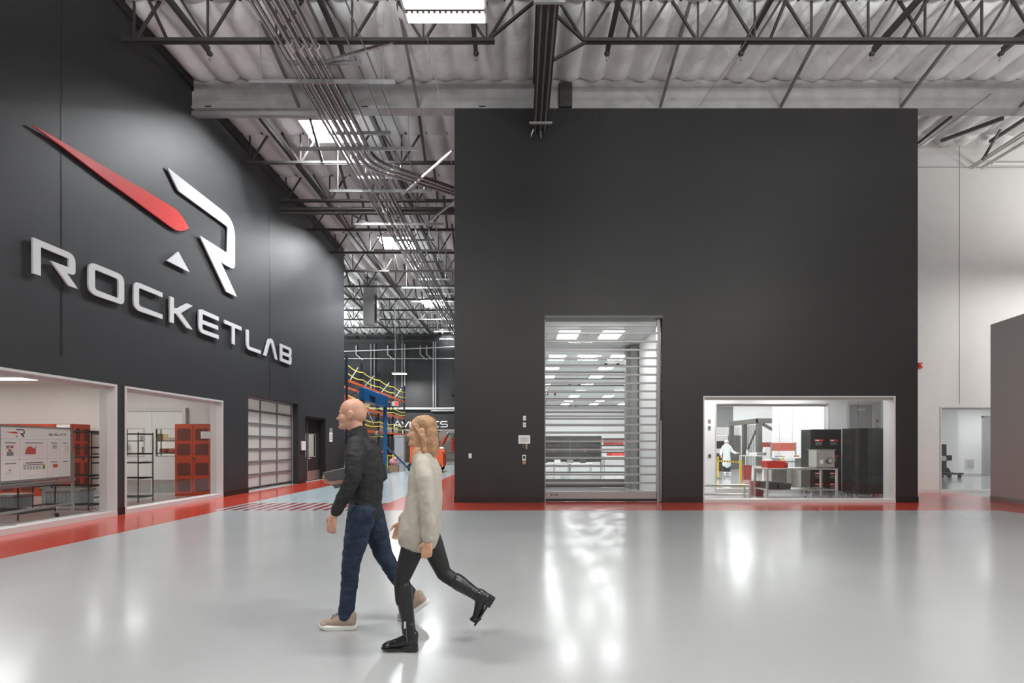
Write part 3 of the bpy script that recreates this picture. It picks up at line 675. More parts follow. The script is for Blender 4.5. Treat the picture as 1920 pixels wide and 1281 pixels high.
struct(MB().box(-12.1, -10.1, 14.9, 14.92, 2.5, 2.52), 'trim_7', 'frame')
# ---- red perforated cabinets
def zig(u0, u1, v0, v1, n=9, a=.018):
    pts = []
    def edge(p, q, k, nx, ny):
        for i in range(k*2):
            t = i/(k*2); s = a if i % 2 else -a; pts.append((p[0]+(q[0]-p[0])*t+nx*s, p[1]+(q[1]-p[1])*t+ny*s))
    h = max(3, int(n*(v1-v0)/(u1-u0)))
    edge((u0, v0), (u1, v0), n, 0, 1); edge((u1, v0), (u1, v1), h, -1, 0); edge((u1, v1), (u0, v1), n, 0, -1); edge((u0, v1), (u0, v0), h, 1, 0)
    return pts
def red_cabinet(label, loc, w=1.07, d=.5, h=2.08, paper=True, rz=0):
    t = thing('storage_cabinet', label, 'cabinet', loc, rz, group='red storage cabinets')
    m = MB(); m.bbox(-w/2, w/2, 0, d, 0, h, .008); m.ob('body', 'redcab', t)
    for s in (-1, 1):
        a, b = (-w/2+.03, -.008) if s < 0 else (.008, w/2-.03)
        m = MB(); m.box(a, b, -.018, -.001, .06, h-.03); dr = m.ob('door', 'redcab', t)
        for z0, z1 in ((.14, .5), (.60, .95), (1.18, 1.5), (1.60, 1.94)):
            m = MB(); m.loops([zig(a+.06, b-.06, z0, z1)], .004, lambda u, v, w_: (u, -.018-w_, v)); m.ob('perforated_panel', 'redperf', dr)
    m = MB(); m.cbox(.05, -.03, 1.04, .05, .03, .06); m.ob('latch', 'black', t)
    m = MB(); m.tube([(.05, -.04, 1.07), (.05, -.07, 1.07), (.1, -.07, 1.06)], .008); m.ob('latch_handle', 'chrome', t)
    if paper:
        m = MB(); m.box(w/2-.3, w/2-.03, -.026, -.019, h-.42, h-.22); p = m.ob('notice', 'paper', t)
        m = MB()
        for k in range(5): m.box(w/2-.27, w/2-.08-(k % 2)*.04, -.028, -.026, h-.27-.03*k, h-.262-.03*k)
        m.ob('text_lines', 'greyink', p)
    return t
red_cabinet('red perforated metal cabinet with a paper notice, beside the white double doors', (-9.36, 13.92, 0))
for i in range(3): red_cabinet('red perforated cabinet behind the quality board, %s' % ('at the right end of its row', 'second from the right end', 'leftmost of its row')[i], (-13.85-1.09*i, 13.92, 0), paper=False)
t = red_cabinet('red perforated cabinet turned sideways at the end of the red row', (-12.83, 14.2, 0), w=.60, d=.4, rz=math.pi/2, paper=False)
m = MB(); m.box(-13.25, -12.87, 13.87, 13.885, 1.84, 2.06); solo(m, 'paper_notice', 'paper', 'small white notice at the top of the red cabinet row', 'notice')
# ---- wire shelving
def wire_shelf(mb, x0, x1, y0, y1, z):
    for yy in (y0, y1): mb.box(x0, x1, yy-.004, yy+.004, z-.03, z-.022); mb.box(x0, x1, yy-.004, yy+.004, z-.004, z+.004)
    for xx in (x0, x1): mb.box(xx-.004, xx+.004, y0, y1, z-.03, z+.004)
    k = int((x1-x0)/.045)
    for i in range(1, k): q = x0+(x1-x0)*i/k; mb.box(q-.0035, q+.0035, y0, y1, z-.002, z+.005)
    k = int((x1-x0)/.07)
    for yy in (y0, y1):
        for i in range(k): a = x0+(x1-x0)*i/k; b = x0+(x1-x0)*(i+1)/k; mb.bar((a, yy, z-.026), ((a+b)/2, yy, z), .005, .005); mb.bar(((a+b)/2, yy, z), (b, yy, z-.026), .005, .005)
def wire_rack(label, loc, w, d, h, zs, grp='black wire racks', rz=0):
    t = thing('wire_rack', label, 'rack', loc, rz, group=grp)
    for sx in (-1, 1):
        for sy in (-1, 1):
            m = MB(); m.tube([(sx*w/2, sy*d/2, .02), (sx*w/2, sy*d/2, h)], .0135, 8); m.lathe([(0,0),(.02,0),(.016,.03),(0,.03)], 8, (sx*w/2, sy*d/2, 0)); m.ob('post', 'black', t)
    for z in zs: m = MB(); wire_shelf(m, -w/2, w/2, -d/2, d/2, z); m.ob('shelf', 'black', t)
    return t
wire_rack('tall black wire rack behind the right end of the quality board', (-10.25, 11.05, 0), 1.25, .45, 1.8, (.12, .55, .78, 1.2, 1.42, 1.78))
wire_rack('tall black wire rack before the white double doors', (-10.35, 12.65, 0), 1.2, .5, 1.8, (.13, .62, 1.02, 1.25, 1.77))
wire_rack('low black wire rack under and behind the quality board', (-11.0, 9.75, 0), 2.6, .75, .72, (.14, .7))
for i, (x, y, z, w, d, h) in enumerate(((-10.9, 10.35, .12, .60, .4, .30), (-10.25, 11.05, .155, .8, .38, .32), (-11.6, 12.4, 0, .8, .5, .42))):
    b = MB(); b.bbox(x-w/2, x+w/2, y-d/2, y+d/2, z, z+h-.04, .02); b.bbox(x-w/2-.02, x+w/2+.02, y-d/2-.02, y+d/2+.02, z+h-.05, z+h, .008)
    for k in range(9): q = x-w/2+w*(k+.5)/9; b.box(q-.006, q+.006, y-d/2-.008, y-d/2, z+.03, z+h-.08)
    solo(b, 'storage_tote', 'tote', 'grey ribbed plastic tote, %s' % ('behind the board leg', 'on the bottom shelf of the tall rack', 'on the floor near the red cabinets')[i], 'tote', 'grey totes')
# ---- mobile quality board (stands nearly parallel to the glass)
def board():
    ya, yb = 8.25, 9.78; xa, xb = -8.86, -9.08
    L = math.hypot(yb-ya, xb-xa); rz = math.atan2(yb-ya, xb-xa)
    t = thing('mobile_whiteboard', 'white quality board with charts on a wheeled frame behind the left window', 'whiteboard', (xa, ya, 0), rz)
    # local x runs along the board, local -y faces the viewer (+X world)
    m = MB(); m.box(0, L, -.012, .012, .84, 1.78); m.ob('panel', 'white', t)
    m = MB()
    m.box(-.07, .0, -.025, .025, .78, 1.82); m.box(L, L+.06, -.025, .025, .78, 1.82); m.box(-.07, L+.06, -.025, .025, 1.78, 1.81); m.box(-.07, L+.06, -.025, .025, .80, .84); m.ob('panel_frame', 'alu', t)
    m = MB(); m.box(-.05, L+.04, -.09, .0, .755, .775); m.box(-.05, L+.04, -.09, -.082, .775, .79); m.ob('pen_tray', 'alu', t)
    for k, (q, mm) in enumerate(((.62, 'redbin'), (.7, 'ink'), (.8, 'darkred'), (.92, 'ink'))): m = MB(); m.tube([(q, -.06, .785), (q+.09, -.06, .785)], .008, 6); m.ob('marker_pen', mm, t)
    for s in (0, 1):
        x = .0-.1 if s == 0 else L+.085
        m = MB(); m.box(x-.018, x+.018, -.02, .02, .1, 1.32); m.ob('leg', 'alu', t)
        m = MB(); m.box(x-.02, x+.02, -.32, .32, .08, .115); ft = m.ob('foot', 'alu', t)
        for q in (-.28, .28):
            m = MB(); m.tube([(x-.012, q, .035), (x+.012, q, .035)], .034, 12); m.box(x-.02, x+.02, q-.012, q+.012, .03, .085); m.ob('caster', 'rubber', ft)
    m = MB(); m.box(-.1, L+.08, -.018, .018, .26, .30); m.box(-.1, L+.08, -.018, .018, .70, .735); m.ob('cross_bar', 'alu', t)
    fn = lambda u, v, w: (u, -.0125-w, v)
    def rect(u0, u1, v0, v1, mm, nm, par=None, d=.002, k=0):
        m = MB(); m.box(u0, u1, -.013-k-d, -.013-k, v0, v1); return m.ob(nm, mm, par or t)
    us = [0.0, .385, .99, 1.285, L]; vs = [.84, 1.205, 1.57]
    m = MB()
    for u in us[1:-1]: m.box(u-.003, u+.003, -.0135, -.012, .84, 1.57)
    for v in vs[1:]: m.box(0, L, -.0135, -.012, v-.003, v+.003)
    m.ob('grid_lines', 'greyink', t)
    def sheet(i, j):
        u0, u1, v0, v1 = us[i]+.045, us[i+1]-.04, vs[j]+.05, vs[j+1]-.04
        s = rect(u0, u1, v0, v1, 'paper', 'sheet'); w = u1-u0
        rect(u0+w*.14, u1-w*.14, v1-.035, v1-.022, 'ink', 'title_bar', s, k=.002); return s, u0, u1, v0, v1
    for i in range(4):
        for j in range(2):
            s, u0, u1, v0, v1 = sheet(i, j); w = u1-u0
            if (i, j) == (1, 1):
                m = MB(); hs = [.25, .6, .8, .95, .88, .92, 1, 1, .92, .85, .75, .7, .78, 1]
                for k, h in enumerate(hs): q = u0+.06+k*.0165; m.box(q, q+.0145, -.017, -.015, v0+.04, v0+.04+.15*h)
                m.ob('bar_chart', 'chart', s)
            elif (i, j) == (1, 0):
                rect(u0+.02, u1-.04, v1-.07, v1-.06, 'ink', 'table_header', s, k=.002)
                m = MB()
                for k in range(6): m.box(u0+.03+k*.065, u0+.075+k*.065, -.0165, -.015, v1-.15, v1-.085)
                m.ob('table_rows', 'greyink', s); rect(u1-.075, u1-.03, v1-.15, v1-.065, 'green', 'green_block', s, k=.002); rect(u1-.075, u1-.03, v1-.085, v1-.072, 'yellow', 'yellow_block', s, k=.0045)
            elif (i, j) == (0, 1):
                rect(u0+.07, u0+.13, v1-.13, v1-.075, 'tote', 'photo', s, k=.002); rect(u0+.15, u0+.21, v1-.12, v1-.08, 'chart', 'photo', s, k=.002)
                rect(u0+.11, u0+.17, v1-.18, v1-.14, 'chart', 'photo', s, k=.002); rect(u0+.08, u0+.21, v0+.02, v0+.09, 'tote', 'photo', s, k=.002)
            elif (i, j) == (3, 1):
                m = MB()
                for k in range(4):
                    q = v1-.085-.04*k; m.loops([[(u0+.07, q-.012), (u0+.10, q-.012), (u0+.085, q+.014)]], .002, lambda u, v, w_: (u, -.015-w_, v))
                m.ob('warning_icons', 'yellow', s)
                m = MB()
                for k in range(4): m.box(u0+.13, u0+.17, -.0165, -.015, v1-.09-.04*k, v1-.075-.04*k)
                m.ob('notes', 'greyink', s)
            elif (i, j) == (0, 0):
                m = MB()
                for k in range(5): m.box(u0+.05+.02*k, u0+.16+.02*(k % 3), -.0165, -.015, v0+.06+.03*k, v0+.068+.03*k)
                m.ob('drawing', 'greyink', s); rect(u0+.12, u0+.15, v0+.12, v0+.14, 'chart', 'red_mark', s, k=.0035)
            elif (i, j) == (2, 0): rect(u0+.08, u0+.19, v1-.14, v1-.07, 'chart', 'photo', s, k=.002)
            elif (i, j) == (2, 1): rect(u0+.07, u0+.17, v1-.14, v1-.06, 'greyink', 'table_rows', s, k=.002)
    # emblem and word on the header
    m = MB(); m.loops([[(.09, 1.688), (.30, 1.700), (.33, 1.692), (.345, 1.680), (.33, 1.668), (.30, 1.664)]], .002, fn); m.ob('emblem_blade', 'redsign', t)
    m = MB(); m.loops([rounded([(.30, 1.745), (.485, 1.745, .05), (.485, 1.655, .04), (.445, 1.655), (.485, 1.605), (.455, 1.605), (.385, 1.675), (.465, 1.675), (.465, 1.725), (.33, 1.725)])], .002, fn)
    m.loops([[(.30, 1.605), (.345, 1.605), (.322, 1.628)]], .002, fn); m.ob('emblem_letter', 'ink', t)
    m = MB(); u = 1.02
    for ch in 'QUALITY':
        w = .055 if ch != 'I' else .012
        glyph(m, ch, u, 1.64, w, .052, .011, fn, .002); u += w+.013
    m.ob('heading', 'ink', t)
board()
m = MB(); m.lathe([(0,0),(.05,0),(.05,.05),(0,.05)], 8)
t = thing('hand_truck', 'black rubber wheel of a truck behind the left end of the board', 'hand truck', (-9.6, 8.6, .44)); m = MB(); m.tube([(0,-.03,0),(0,.03,0)], .1, 20); m.ob('tyre', 'rubber', t); m = MB(); m.tube([(0,-.035,0),(0,.035,0)], .05, 16); m.ob('hub', 'galv2', t)
m = MB(); m.bar((0,0,0),(-.3,0,.2),.03,.03); m.ob('fork', 'galv2', t)
# ---- sectional glazed garage door (door_3)
def garage():
    t = bpy.data.objects.new('door_3', None); C.objects.link(t); t['kind'] = 'structure'
    y0, y1, z1 = GD[0], GD[1]-.02, GD[3]; xp = XL-.25
    m = MB(); n = 7; zs = [.10+(z1-.13)*k/n for k in range(n+1)]
    ys = [y0+.06, y0+(y1-y0)*.335, y0+(y1-y0)*.665, y1-.06]
    for k, z in enumerate(zs): m.box(xp-.03, xp+.03, y0, y1, z-.035, z+.035)
    for yy in ys: m.box(xp-.026, xp+.026, yy-.03, yy+.03, .05, z1)
    m.box(xp-.03, xp+.03, y0, y1, .02, .10); m.ob('rail_frame', 'railgrey', t)
    for j in range(3):
        m = MB()
        for k in range(n): m.box(xp-.005, xp+.005, ys[j]+.03, ys[j+1]-.03, zs[k]+.035, zs[k+1]-.035)
        m.ob('frosted_panels', 'frost', t)
    m = MB(); m.box(xp-.04, xp+.05, y0-.01, y0+.04, 0, z1); m.box(xp-.04, xp+.05, y1-.01, y1+.05, 0, z1); m.box(xp-.04, xp+.05, y0, y1, z1-.05, z1+.01); m.ob('track', 'galv2', t)
mf = mat('frosted_pane', (.72, .71, .69), .35); M['frost'] = mf
mf.node_tree.nodes['Principled BSDF'].inputs['Transmission Weight'].default_value = .55
garage()
gl_ = MB(); gl_.box(-14, XI-.6, 18.9, 19, 0, 3.5); gl_.box(-13, -12.9, 14.9, 18.9, 0, 3.5); gl_.box(-13, XI, 14.9, 14.91, 3.4, 3.5); struct(gl_, 'wall_garage_room', 'room_wall')
t = thing('room_lamp', 'lit ceiling lamp behind the frosted garage door', 'lamp', (-10, 16.6, 3.3), group='glazed room ceiling lamps')
m = MB(); m.bbox(-.6, .6, -.9, .9, .02, .09, .01); m.ob('housing', 'white', t)
m = MB(); m.box(-.55, .55, -.85, .85, .0, .02); m.ob('diffuser', 'lamp_low', t)
# ---- black double personnel door (door_4) in a recess
t = bpy.data.objects.new('door_4', None); C.objects.link(t); t['kind'] = 'structure'
xp = XL-.22; ya, yb = DR[0]+.06, DR[1]-.06; ym = ya+.62
for a, b, nm in ((ya, ym-.012, 'side_leaf'), (ym+.012, yb, 'leaf')):
    m = MB(); va, vb = (a+.12, b-.15) if nm == 'side_leaf' else (a+.12, a+.72)
    m.box(xp-.05, xp, a, va, .01, 2.55); m.box(xp-.05, xp, vb, b, .01, 2.55); m.box(xp-.05, xp, va, vb, .01, 1.02); m.box(xp-.05, xp, va, vb, 1.92, 2.55); l = m.ob(nm, 'black', t)
    m = MB(); m.box(xp-.04, xp+.012, va-.035, va, .98, 1.95); m.box(xp-.04, xp+.012, vb, vb+.035, .98, 1.95); m.box(xp-.04, xp+.012, va, vb, .98, 1.02); m.box(xp-.04, xp+.012, va, vb, 1.92, 1.95); m.ob('vision_frame', 'galv2', l)
    m = MB(); m.box(xp-.03, xp-.02, va, vb, 1.02, 1.92); m.ob('pane', 'glass', l)
m = MB(); m.box(xp-.01, xp+.01, ym-.012, ym+.012, .01, 2.5); m.ob('edge_strip', 'galv2', t)
m = MB(); m.tube([(xp, ym+.1, .93), (xp+.06, ym+.1, .93), (xp+.06, ym+.26, .93)], .013); m.ob('door_handle', 'chrome', t)
m = MB(); m.box(xp, xp+.004, ym+.02, yb-.05, .04, .42); m.ob('kick_plate', 'steel', t)
m = MB(); m.box(XL-.3, XL-.02, DR[0], DR[0]+.05, 0, 2.62); m.box(XL-.3, XL-.02, DR[1]-.05, DR[1], 0, 2.62); m.box(XL-.3, XL-.02, DR[0], DR[1], 2.55, 2.62); m.ob('door_frame', 'black', t)
lr = MB(); lr.box(-12, XI, 22.3, 22.4, 0, 3.5); lr.box(-12, -11.9, 19, 22.4, 0, 3.5); struct(lr, 'wall_office', 'room_wall')
t = thing('room_lamp', 'lit ceiling lamp seen through the black door window', 'lamp', (-10.2, 20.5, 3.3), group='glazed room ceiling lamps')
m = MB(); m.box(-.5, .5, -.5, .5, .02, .08); m.ob('housing', 'white', t); m = MB(); m.box(-.45, .45, -.45, .45, 0, .02); m.ob('diffuser', 'lamp_low', t)
m = MB(); m.bbox(-11.8, -11.2, 20.2, 21.6, 0, 1.15, .02); solo(m, 'filing_cabinet', 'card', 'tan cabinet seen through the black door window', 'cabinet')
m = MB(); m.box(-11.7, -11.66, 20.7, 21.2, 1.2, 1.55); m.box(-11.6, -11.4, 20.9, 21.0, 1.15, 1.22); solo(m, 'monitor', 'black', 'dark monitor on the tan cabinet behind the black door', 'monitor')
m = MB(); m.bbox(XL, XL+.06, 18.56, 18.86, 1.28, 1.62, .01); solo(m, 'access_panel', 'white', 'small white box on the black wall left of the black door', 'panel')
t = thing('door_sign', 'small white sign on the black wall right of the black door', 'sign', (XL+.008, 21.5, 1.62))
m = MB(); m.box(0, .012, -.17, .17, 0, .42); m.ob('sheet', 'paper', t); m = MB(); m.box(0, .014, -.18, .18, .42, .62); m.ob('header', 'tote', t)
m = MB()
for k in range(3): m.box(.012, .014, -.11, .11, .1+.09*k, .13+.09*k)
m.ob('text_lines', 'ink', t)
# ================================================================ FRONT BLOCK: SHUTTER
def shutter(n, x0, x1, z1, y, pitch, mm, bar, label):
    t = bpy.data.objects.new('door_%d' % n, None); C.objects.link(t); t['kind'] = 'structure'
    z = bar; k = 0
    m = MB(); m.bbox(x0, x1, y-.03, y+.03, .08, bar, .01); b = m.ob('bottom_bar', mm, t)
    m = MB(); m.box(x0+.01, x1-.01, y-.02, y+.02, .01, .08); m.ob('rubber_seal', 'rubber', t)
    zz = []
    while z+pitch < z1: z += pitch; zz.append(z)
    for z in zz: m = MB(); m.bbox(x0, x1, y-.022, y+.022, z-.022, z+.026, .006); m.ob('slat', mm, t)
    zz = [bar]+zz+[z1]
    for a, b_ in zip(zz, zz[1:]): m = MB(); m.box(x0, x1, y-.004, y+.004, a+.026, b_-.022); m.ob('clear_panel', 'glass', t)
    m = MB(); m.box(x0-.07, x0, y-.06, y+.06, 0, z1+.02); m.ob('guide_rail', mm, t); m = MB(); m.box(x1, x1+.07, y-.06, y+.06, 0, z1+.02); m.ob('guide_rail', mm, t)
    return t, b
t, b = shutter(5, SH[0]+.03, SH[1]-.1, SH[3], YF+.17, .2155, 'alu', .27, '')
m = MB(); m.box(SH[0], SH[1], YF-.01, YF+.4, SH[3]-.06, SH[3]-.0); m.ob('head_cover', 'brace', t)
fw = lambda u, v, w: (u+(v-.16)*.25, YF+.139-w, v)
m = MB(); u = .83
for ch in 'RYTEC': glyph(m, ch, u, .155, .034, .055, .012, fw, .002); u += .041
m.ob('maker_name', 'ink', b)
m = MB(); m.tube([(3.80, YF+.1, .05), (3.80, YF+.1, 2.0)], .02); m.tube([(3.66, YF+.05, .02), (3.66, YF+.05, 2.1)], .018); solo(m, 'guide_tube', 'galv2', 'thin vertical metal tube beside the right edge of the shutter', 'tube')
# wall devices left of the shutter
def plate(name, x, z, w, h, d, m_, label, cat, grp=None):
    t = thing(name, label, cat, (x, YF-d, z), group=grp); m = MB(); m.bbox(-w/2, w/2, 0, d, 0, h, .004); m.ob('plate', m_, t); return t
k_ = YF/F
def wx(px_): return (px_-972)*k_
def wz(py): return CAMZ+(836-py)*k_
t = plate('push_button_plate', wx(983.4), wz(788.7), .075, .12, .02, 'white', 'pale button plate with a pink button, upper of two left of the shutter', 'button', 'button plates'); m = MB(); m.tube([(0,0,.06),(0,-.012,.06)], .016, 12); m.ob('button', 'pink', t)
t = plate('push_button_plate', wx(983.4), wz(801.3), .075, .12, .02, 'white', 'pale button plate with a green button, lower of two left of the shutter', 'button', 'button plates'); m = MB(); m.tube([(0,0,.06),(0,-.012,.06)], .016, 12); m.ob('button', 'green', t)
t = plate('wall_notice', wx(983), wz(832.3), .30, .22, .012, 'white', 'white framed notice on the black facade left of the shutter', 'notice')
m = MB(); m.box(-.12, .12, -.002, 0, .03, .19); s = m.ob('sheet', 'paper', t)
m = MB()
for k in range(4): m.box(-.1, .1-(k % 2)*.02, -.004, -.002, .075+.025*k, .085+.025*k)
m.box(-.07, .06, -.004, -.002, .045, .055); m.ob('text_lines', 'greyink', s)
t = plate('card_reader', wx(981), wz(841.5), .035, .12, .03, 'black', 'narrow dark card reader with a red mark under the white notice', 'card reader'); m = MB(); m.box(-.008, .008, -.003, 0, .02, .1); m.ob('mark', 'chart', t)
t = plate('card_reader', wx(987), wz(842), .05, .13, .03, 'tote', 'grey card reader under the right part of the white notice', 'card reader'); m = MB(); m.tube([(0,0,.04),(0,-.004,.04)], .008, 8); m.ob('light', 'chart', t)
t = plate('keypad', wx(982.6), wz(863.7), .095, .145, .03, 'white', 'white keypad with a dark screen above the round tan button', 'keypad')
m = MB(); m.box(-.025, .03, -.003, 0, .04, .12); m.ob('screen', 'black', t)
t = thing('round_button', 'round tan exit button on the black facade below the keypad', 'button', (wx(982.6), YF-.01, wz(867.5)))
m = MB(); m.tube([(0,.01,0),(0,-.012,0)], .05, 20); m.ob('rim', 'card', t); m = MB(); m.tube([(0,-.01,0),(0,-.016,0)], .036, 20); m.ob('cap', 'tan', t)
t = plate('light_switch', wx(881.5), wz(859.3), .075, .12, .012, 'white', 'small white switch low on the black facade near its left corner', 'switch'); m = MB(); m.box(-.015, .015, -.008, 0, .035, .085); m.ob('rocker', 'paper', t)
# window of the block
w_ = window(3, 'x', YF, WN[0], WN[1], WN[2], WN[3], .36, 1, [5.89, 7.10], fw=.035, gl=.3, sill=.075)
# ---------------------------------------------------------------- interior of the block
v = MB()
v.box(XB0+.3, .45, YF+.4, 17, 0, 5.0)                                                     # left mass
v.box(4.05, 4.45, YF+.4, 17.2, 0, 5.0)                                                     # wall between the two airlocks
struct(v, 'wall_airlock_side', 'clean_wall')
v = MB(); v.box(3.78, 4.05, 16.75, 17.2, 0, 5.0); v.box(.45, .6, 16.75, 17.2, 0, 5.0); v.box(.45, 4.05, 16.75, 17.2, 4.68, 5.0); struct(v, 'wall_airlock_inner', 'clean_wall')
sc_ = MB(); sc_.box(3.80, 4.0, 16.2, 16.7, 0, 4.8); sc_.box(3.66, 3.80, 16.45, 16.7, 0, 4.8); struct(sc_, 'trim_8', 'tote')
c_ = MB(); c_.box(XB0+.3, 4.45, YF+.4, 17.2, 4.86, 5.0); struct(c_, 'ceiling_airlock', 'clean_ceil')
c_ = MB(); c_.box(4.45, XB1-.3, YF+.4, 14.8, 3.25, 3.4); struct(c_, 'ceiling_gown_room', 'clean_wall')
for i, (x, y) in enumerate(((1.52, 14.75), (2.82, 14.75))):
    t = thing('panel_lamp', ('left lit panel lamp just inside above the shutter', 'right lit panel lamp just inside above the shutter')[i], 'lamp', (x, y, 4.82), group='airlock panel lamps')
    m = MB(); m.box(-.33, .33, -.55, .55, .015, .04); m.ob('rim', 'white', t); m = MB(); m.box(-.30, .30, -.52, .52, 0, .015); m.ob('diffuser', 'lampclean', t)
for i, (x, y) in enumerate(((5.8, 13.8), (8.2, 13.8))):
    t = thing('panel_lamp', ('lit panel lamp over the left half of the gowning room', 'lit panel lamp over the black cabinets in the gowning room')[i], 'lamp', (x, y, 3.21), group='airlock panel lamps')
    m = MB(); m.box(-.63, .63, -.33, .33, .015, .04); m.ob('rim', 'white', t); m = MB(); m.box(-.6, .6, -.3, .3, 0, .015); m.ob('diffuser', 'lampclean', t)
shutter(6, .62, 3.72, 4.66, 16.72, .2308, 'slate', .30, '')
# gowning room back wall with big inner window and a grey door
v = MB(); wall_holes(v, 4.45, 11.3, 3.3, 14.8, 15.0, [(6.04, 9.50, .08, 2.74)], 'x'); struct(v, 'wall_gown_room', 'clean_wall')
window(4, 'x', 14.8, 6.02, 9.52, .08, 2.76, .2, 1, [7.5], fw=.04, gl=.6, sill=.06)
def prism(mb, poly, z0, z1):
    n = len(poly); vs = [(x, y, z0) for x, y in poly]+[(x, y, z1) for x, y in poly]
    return mb.add(vs, [tuple(range(n-1, -1, -1)), tuple(range(n, 2*n))]+[(i, (i+1) % n, n+(i+1) % n, n+i) for i in range(n)])
v = MB(); prism(v, [(9.85, YF+.4), (10.0, YF+.4), (11.35, 14.9), (11.15, 14.9)], 0, 3.3); struct(v, 'wall_gown_right', 'clean_wall')
v = MB(); prism(v, [(4.45, YF+.4), (10.0, YF+.4), (11.35, 14.9), (4.45, 14.9)], 3.25, 3.4); struct(v, 'ceiling_gown_room', 'clean_wall')
t = bpy.data.objects.new('door_7', None); C.objects.link(t); t['kind'] = 'structure'
m = MB(); m.box(10.02, 10.10, 14.74, 14.8, 0, 2.70); m.box(10.80, 10.88, 14.74, 14.8, 0, 2.70); m.box(10.02, 10.88, 14.74, 14.8, 2.70, 2.78); m.ob('door_frame', 'frame', t)
m = MB(); m.box(10.10, 10.36, 14.76, 14.79, 0, 2.70); m.ob('side_leaf', 'dgrey', t); m = MB(); m.box(10.375, 10.80, 14.76, 14.79, 0, 2.70); m.ob('leaf', 'dgrey', t)
m = MB(); m.box(10.3, 10.55, 14.70, 14.76, 2.52, 2.58); m.bar((10.3, 14.7, 2.6), (10.15, 14.72, 2.66), .02, .02); m.ob('closer', 'galv2', t)
for (x, y, z, mm, l) in ((5.84, 14.79, 2.2, 'chart', 'small switch plate with a red light on the white panel, upper'), (5.84, 14.79, 1.99, 'green', 'small switch plate with a green light on the white panel, lower'), (5.85, 14.79, 1.13, 'ink', 'dark reader on the white panel left of the inner window'), (10.98, 14.79, 2.2, 'chart', 'small red lit plate beside the grey inner door, upper'), (10.98, 14.79, 1.99, 'green', 'small green lit plate beside the grey inner door, lower')):
    t = thing('switch_plate', l, 'switch', (x, y, z-.05), group='gowning room plates'); m = MB(); m.box(-.04, .04, -.015, .01, 0, .11); m.ob('plate', 'black' if mm == 'ink' else 'steel', t); m = MB(); m.box(-.015, .015, -.02, -.015, .03, .08); m.ob('light', mm if mm != 'ink' else 'chart', t)
# clean room shell
v = MB(); v.box(-1.3, 20.2, 44, 44.2, 0, 5); v.box(-1.3, -1.2, 17, 44, 0, 5); v.box(20, 20.2, 22.4, 44, 0, 5); struct(v, 'wall_clean_room', 'clean_wall')
v = MB(); v.box(-1.3, 20.2, 17.2, 44.2, 4.95, 5.1); v.box(4.45, 12.5, 15.2, 17.2, 4.95, 5.1); struct(v, 'ceiling_clean_room', 'clean_ceil')
v = MB(); v.box(11.75, 20.2, 22.2, 22.4, 0, 4.95); v.box(14.3, 20, 32, 32.2, 0, 4.95); struct(v, 'wall_clean_partition', 'clean_wall')
v = MB(); prism(v, [(12.3, 15.19), (12.5, 15.19), (18.7, 23.2), (18.5, 23.2)], 0, 5); struct(v, 'wall_clean_diagonal', 'clean_wall')
for i, q in enumerate((11.98, 12.57, 13.1, 13.25)):
    v = MB(); v.box(q-.012, q+.012, 22.19, 22.2, 0, 4.9); struct(v, 'trim_%d' % (9+i), 'frame')
v = MB()
for y in [18+1.2*k for k in range(22)]: v.box(-1.2, 17, y-.008, y+.008, 4.945, 4.95)
for x in [-.9+1.2*k for k in range(12)]: v.box(x-.008, x+.008, 17.2, 44, 4.945, 4.95)
for x in (0.9, 2.17, 3.4): v.box(x-.008, x+.008, 12.8, 16.7, 4.855, 4.86)
struct(v, 'trim_13', 'frame')
# right hand room behind the white wall
window(5, 'x', YR, WR[0], WR[1], WR[2], WR[3], .2, 1, [15.4], fw=.04, gl=.4, sill=.06)
v = MB(); v.box(18, 26, 23.2, 23.4, 0, 3.4); v.box(25.8, 26, 15.2, 23.2, 0, 3.4); struct(v, 'wall_lift_room', 'clean_wall')
v = MB(); prism(v, [(12.5, 15.19), (26, 15.19), (26, 23.3), (18.7, 23.3)], 3.3, 3.4); struct(v, 'ceiling_lift_room', 'clean_wall')
v = MB(); v.box(18.8, 25.8, 23.18, 23.2, 0, .12); struct(v, 'baseboard_lift_room', 'frame')
for i, (x, y) in enumerate(((17.5, 17.5), (21, 18.5), (22, 21.5))):
    t = thing('panel_lamp', 'lit panel lamp in the room behind the right white wall, %s' % ('front', 'middle', 'back')[i], 'lamp', (x, y, 3.26), group='right room panel lamps')
    m = MB(); m.box(-.63, .63, -.33, .33, .015, .04); m.ob('rim', 'white', t); m = MB(); m.box(-.6, .6, -.3, .3, 0, .015); m.ob('diffuser', 'lampclean', t)
def k23(p): return (p-972)*23.2/F
for i, (a, b) in enumerate(((1778, 1794), (1809, 1826))):
    t = thing('air_vent', ('left', 'right')[i]+' square air vent low on the white wall behind the lift stand', 'vent', ((k23(a)+k23(b))/2, 23.19, .33), group='low wall vents')
    m = MB(); m.box(-.21, .21, -.03, .0, 0, .5); m.ob('vent_frame', 'white', t)
    m = MB()
    for k in range(10): m.box(-.17, .17, -.04, -.03, .05+.042*k, .07+.042*k)
    m.ob('slat', 'greyink', t)
t = bpy.data.objects.new('door_8', None); C.objects.link(t); t['kind'] = 'structure'
x0 = k23(1840)
m = MB(); m.box(x0, x0+.08, 23.12, 23.2, .05, 2.85); m.box(x0, x0+1.6, 23.12, 23.2, 2.8, 2.88); m.box(x0+1.5, x0+1.6, 23.12, 23.2, .05, 2.85); m.ob('door_frame', 'galv2', t)
m = MB(); m.box(x0+.08, x0+1.5, 23.15, 23.18, .05, 2.8); m.ob('leaf', 'dgrey', t)
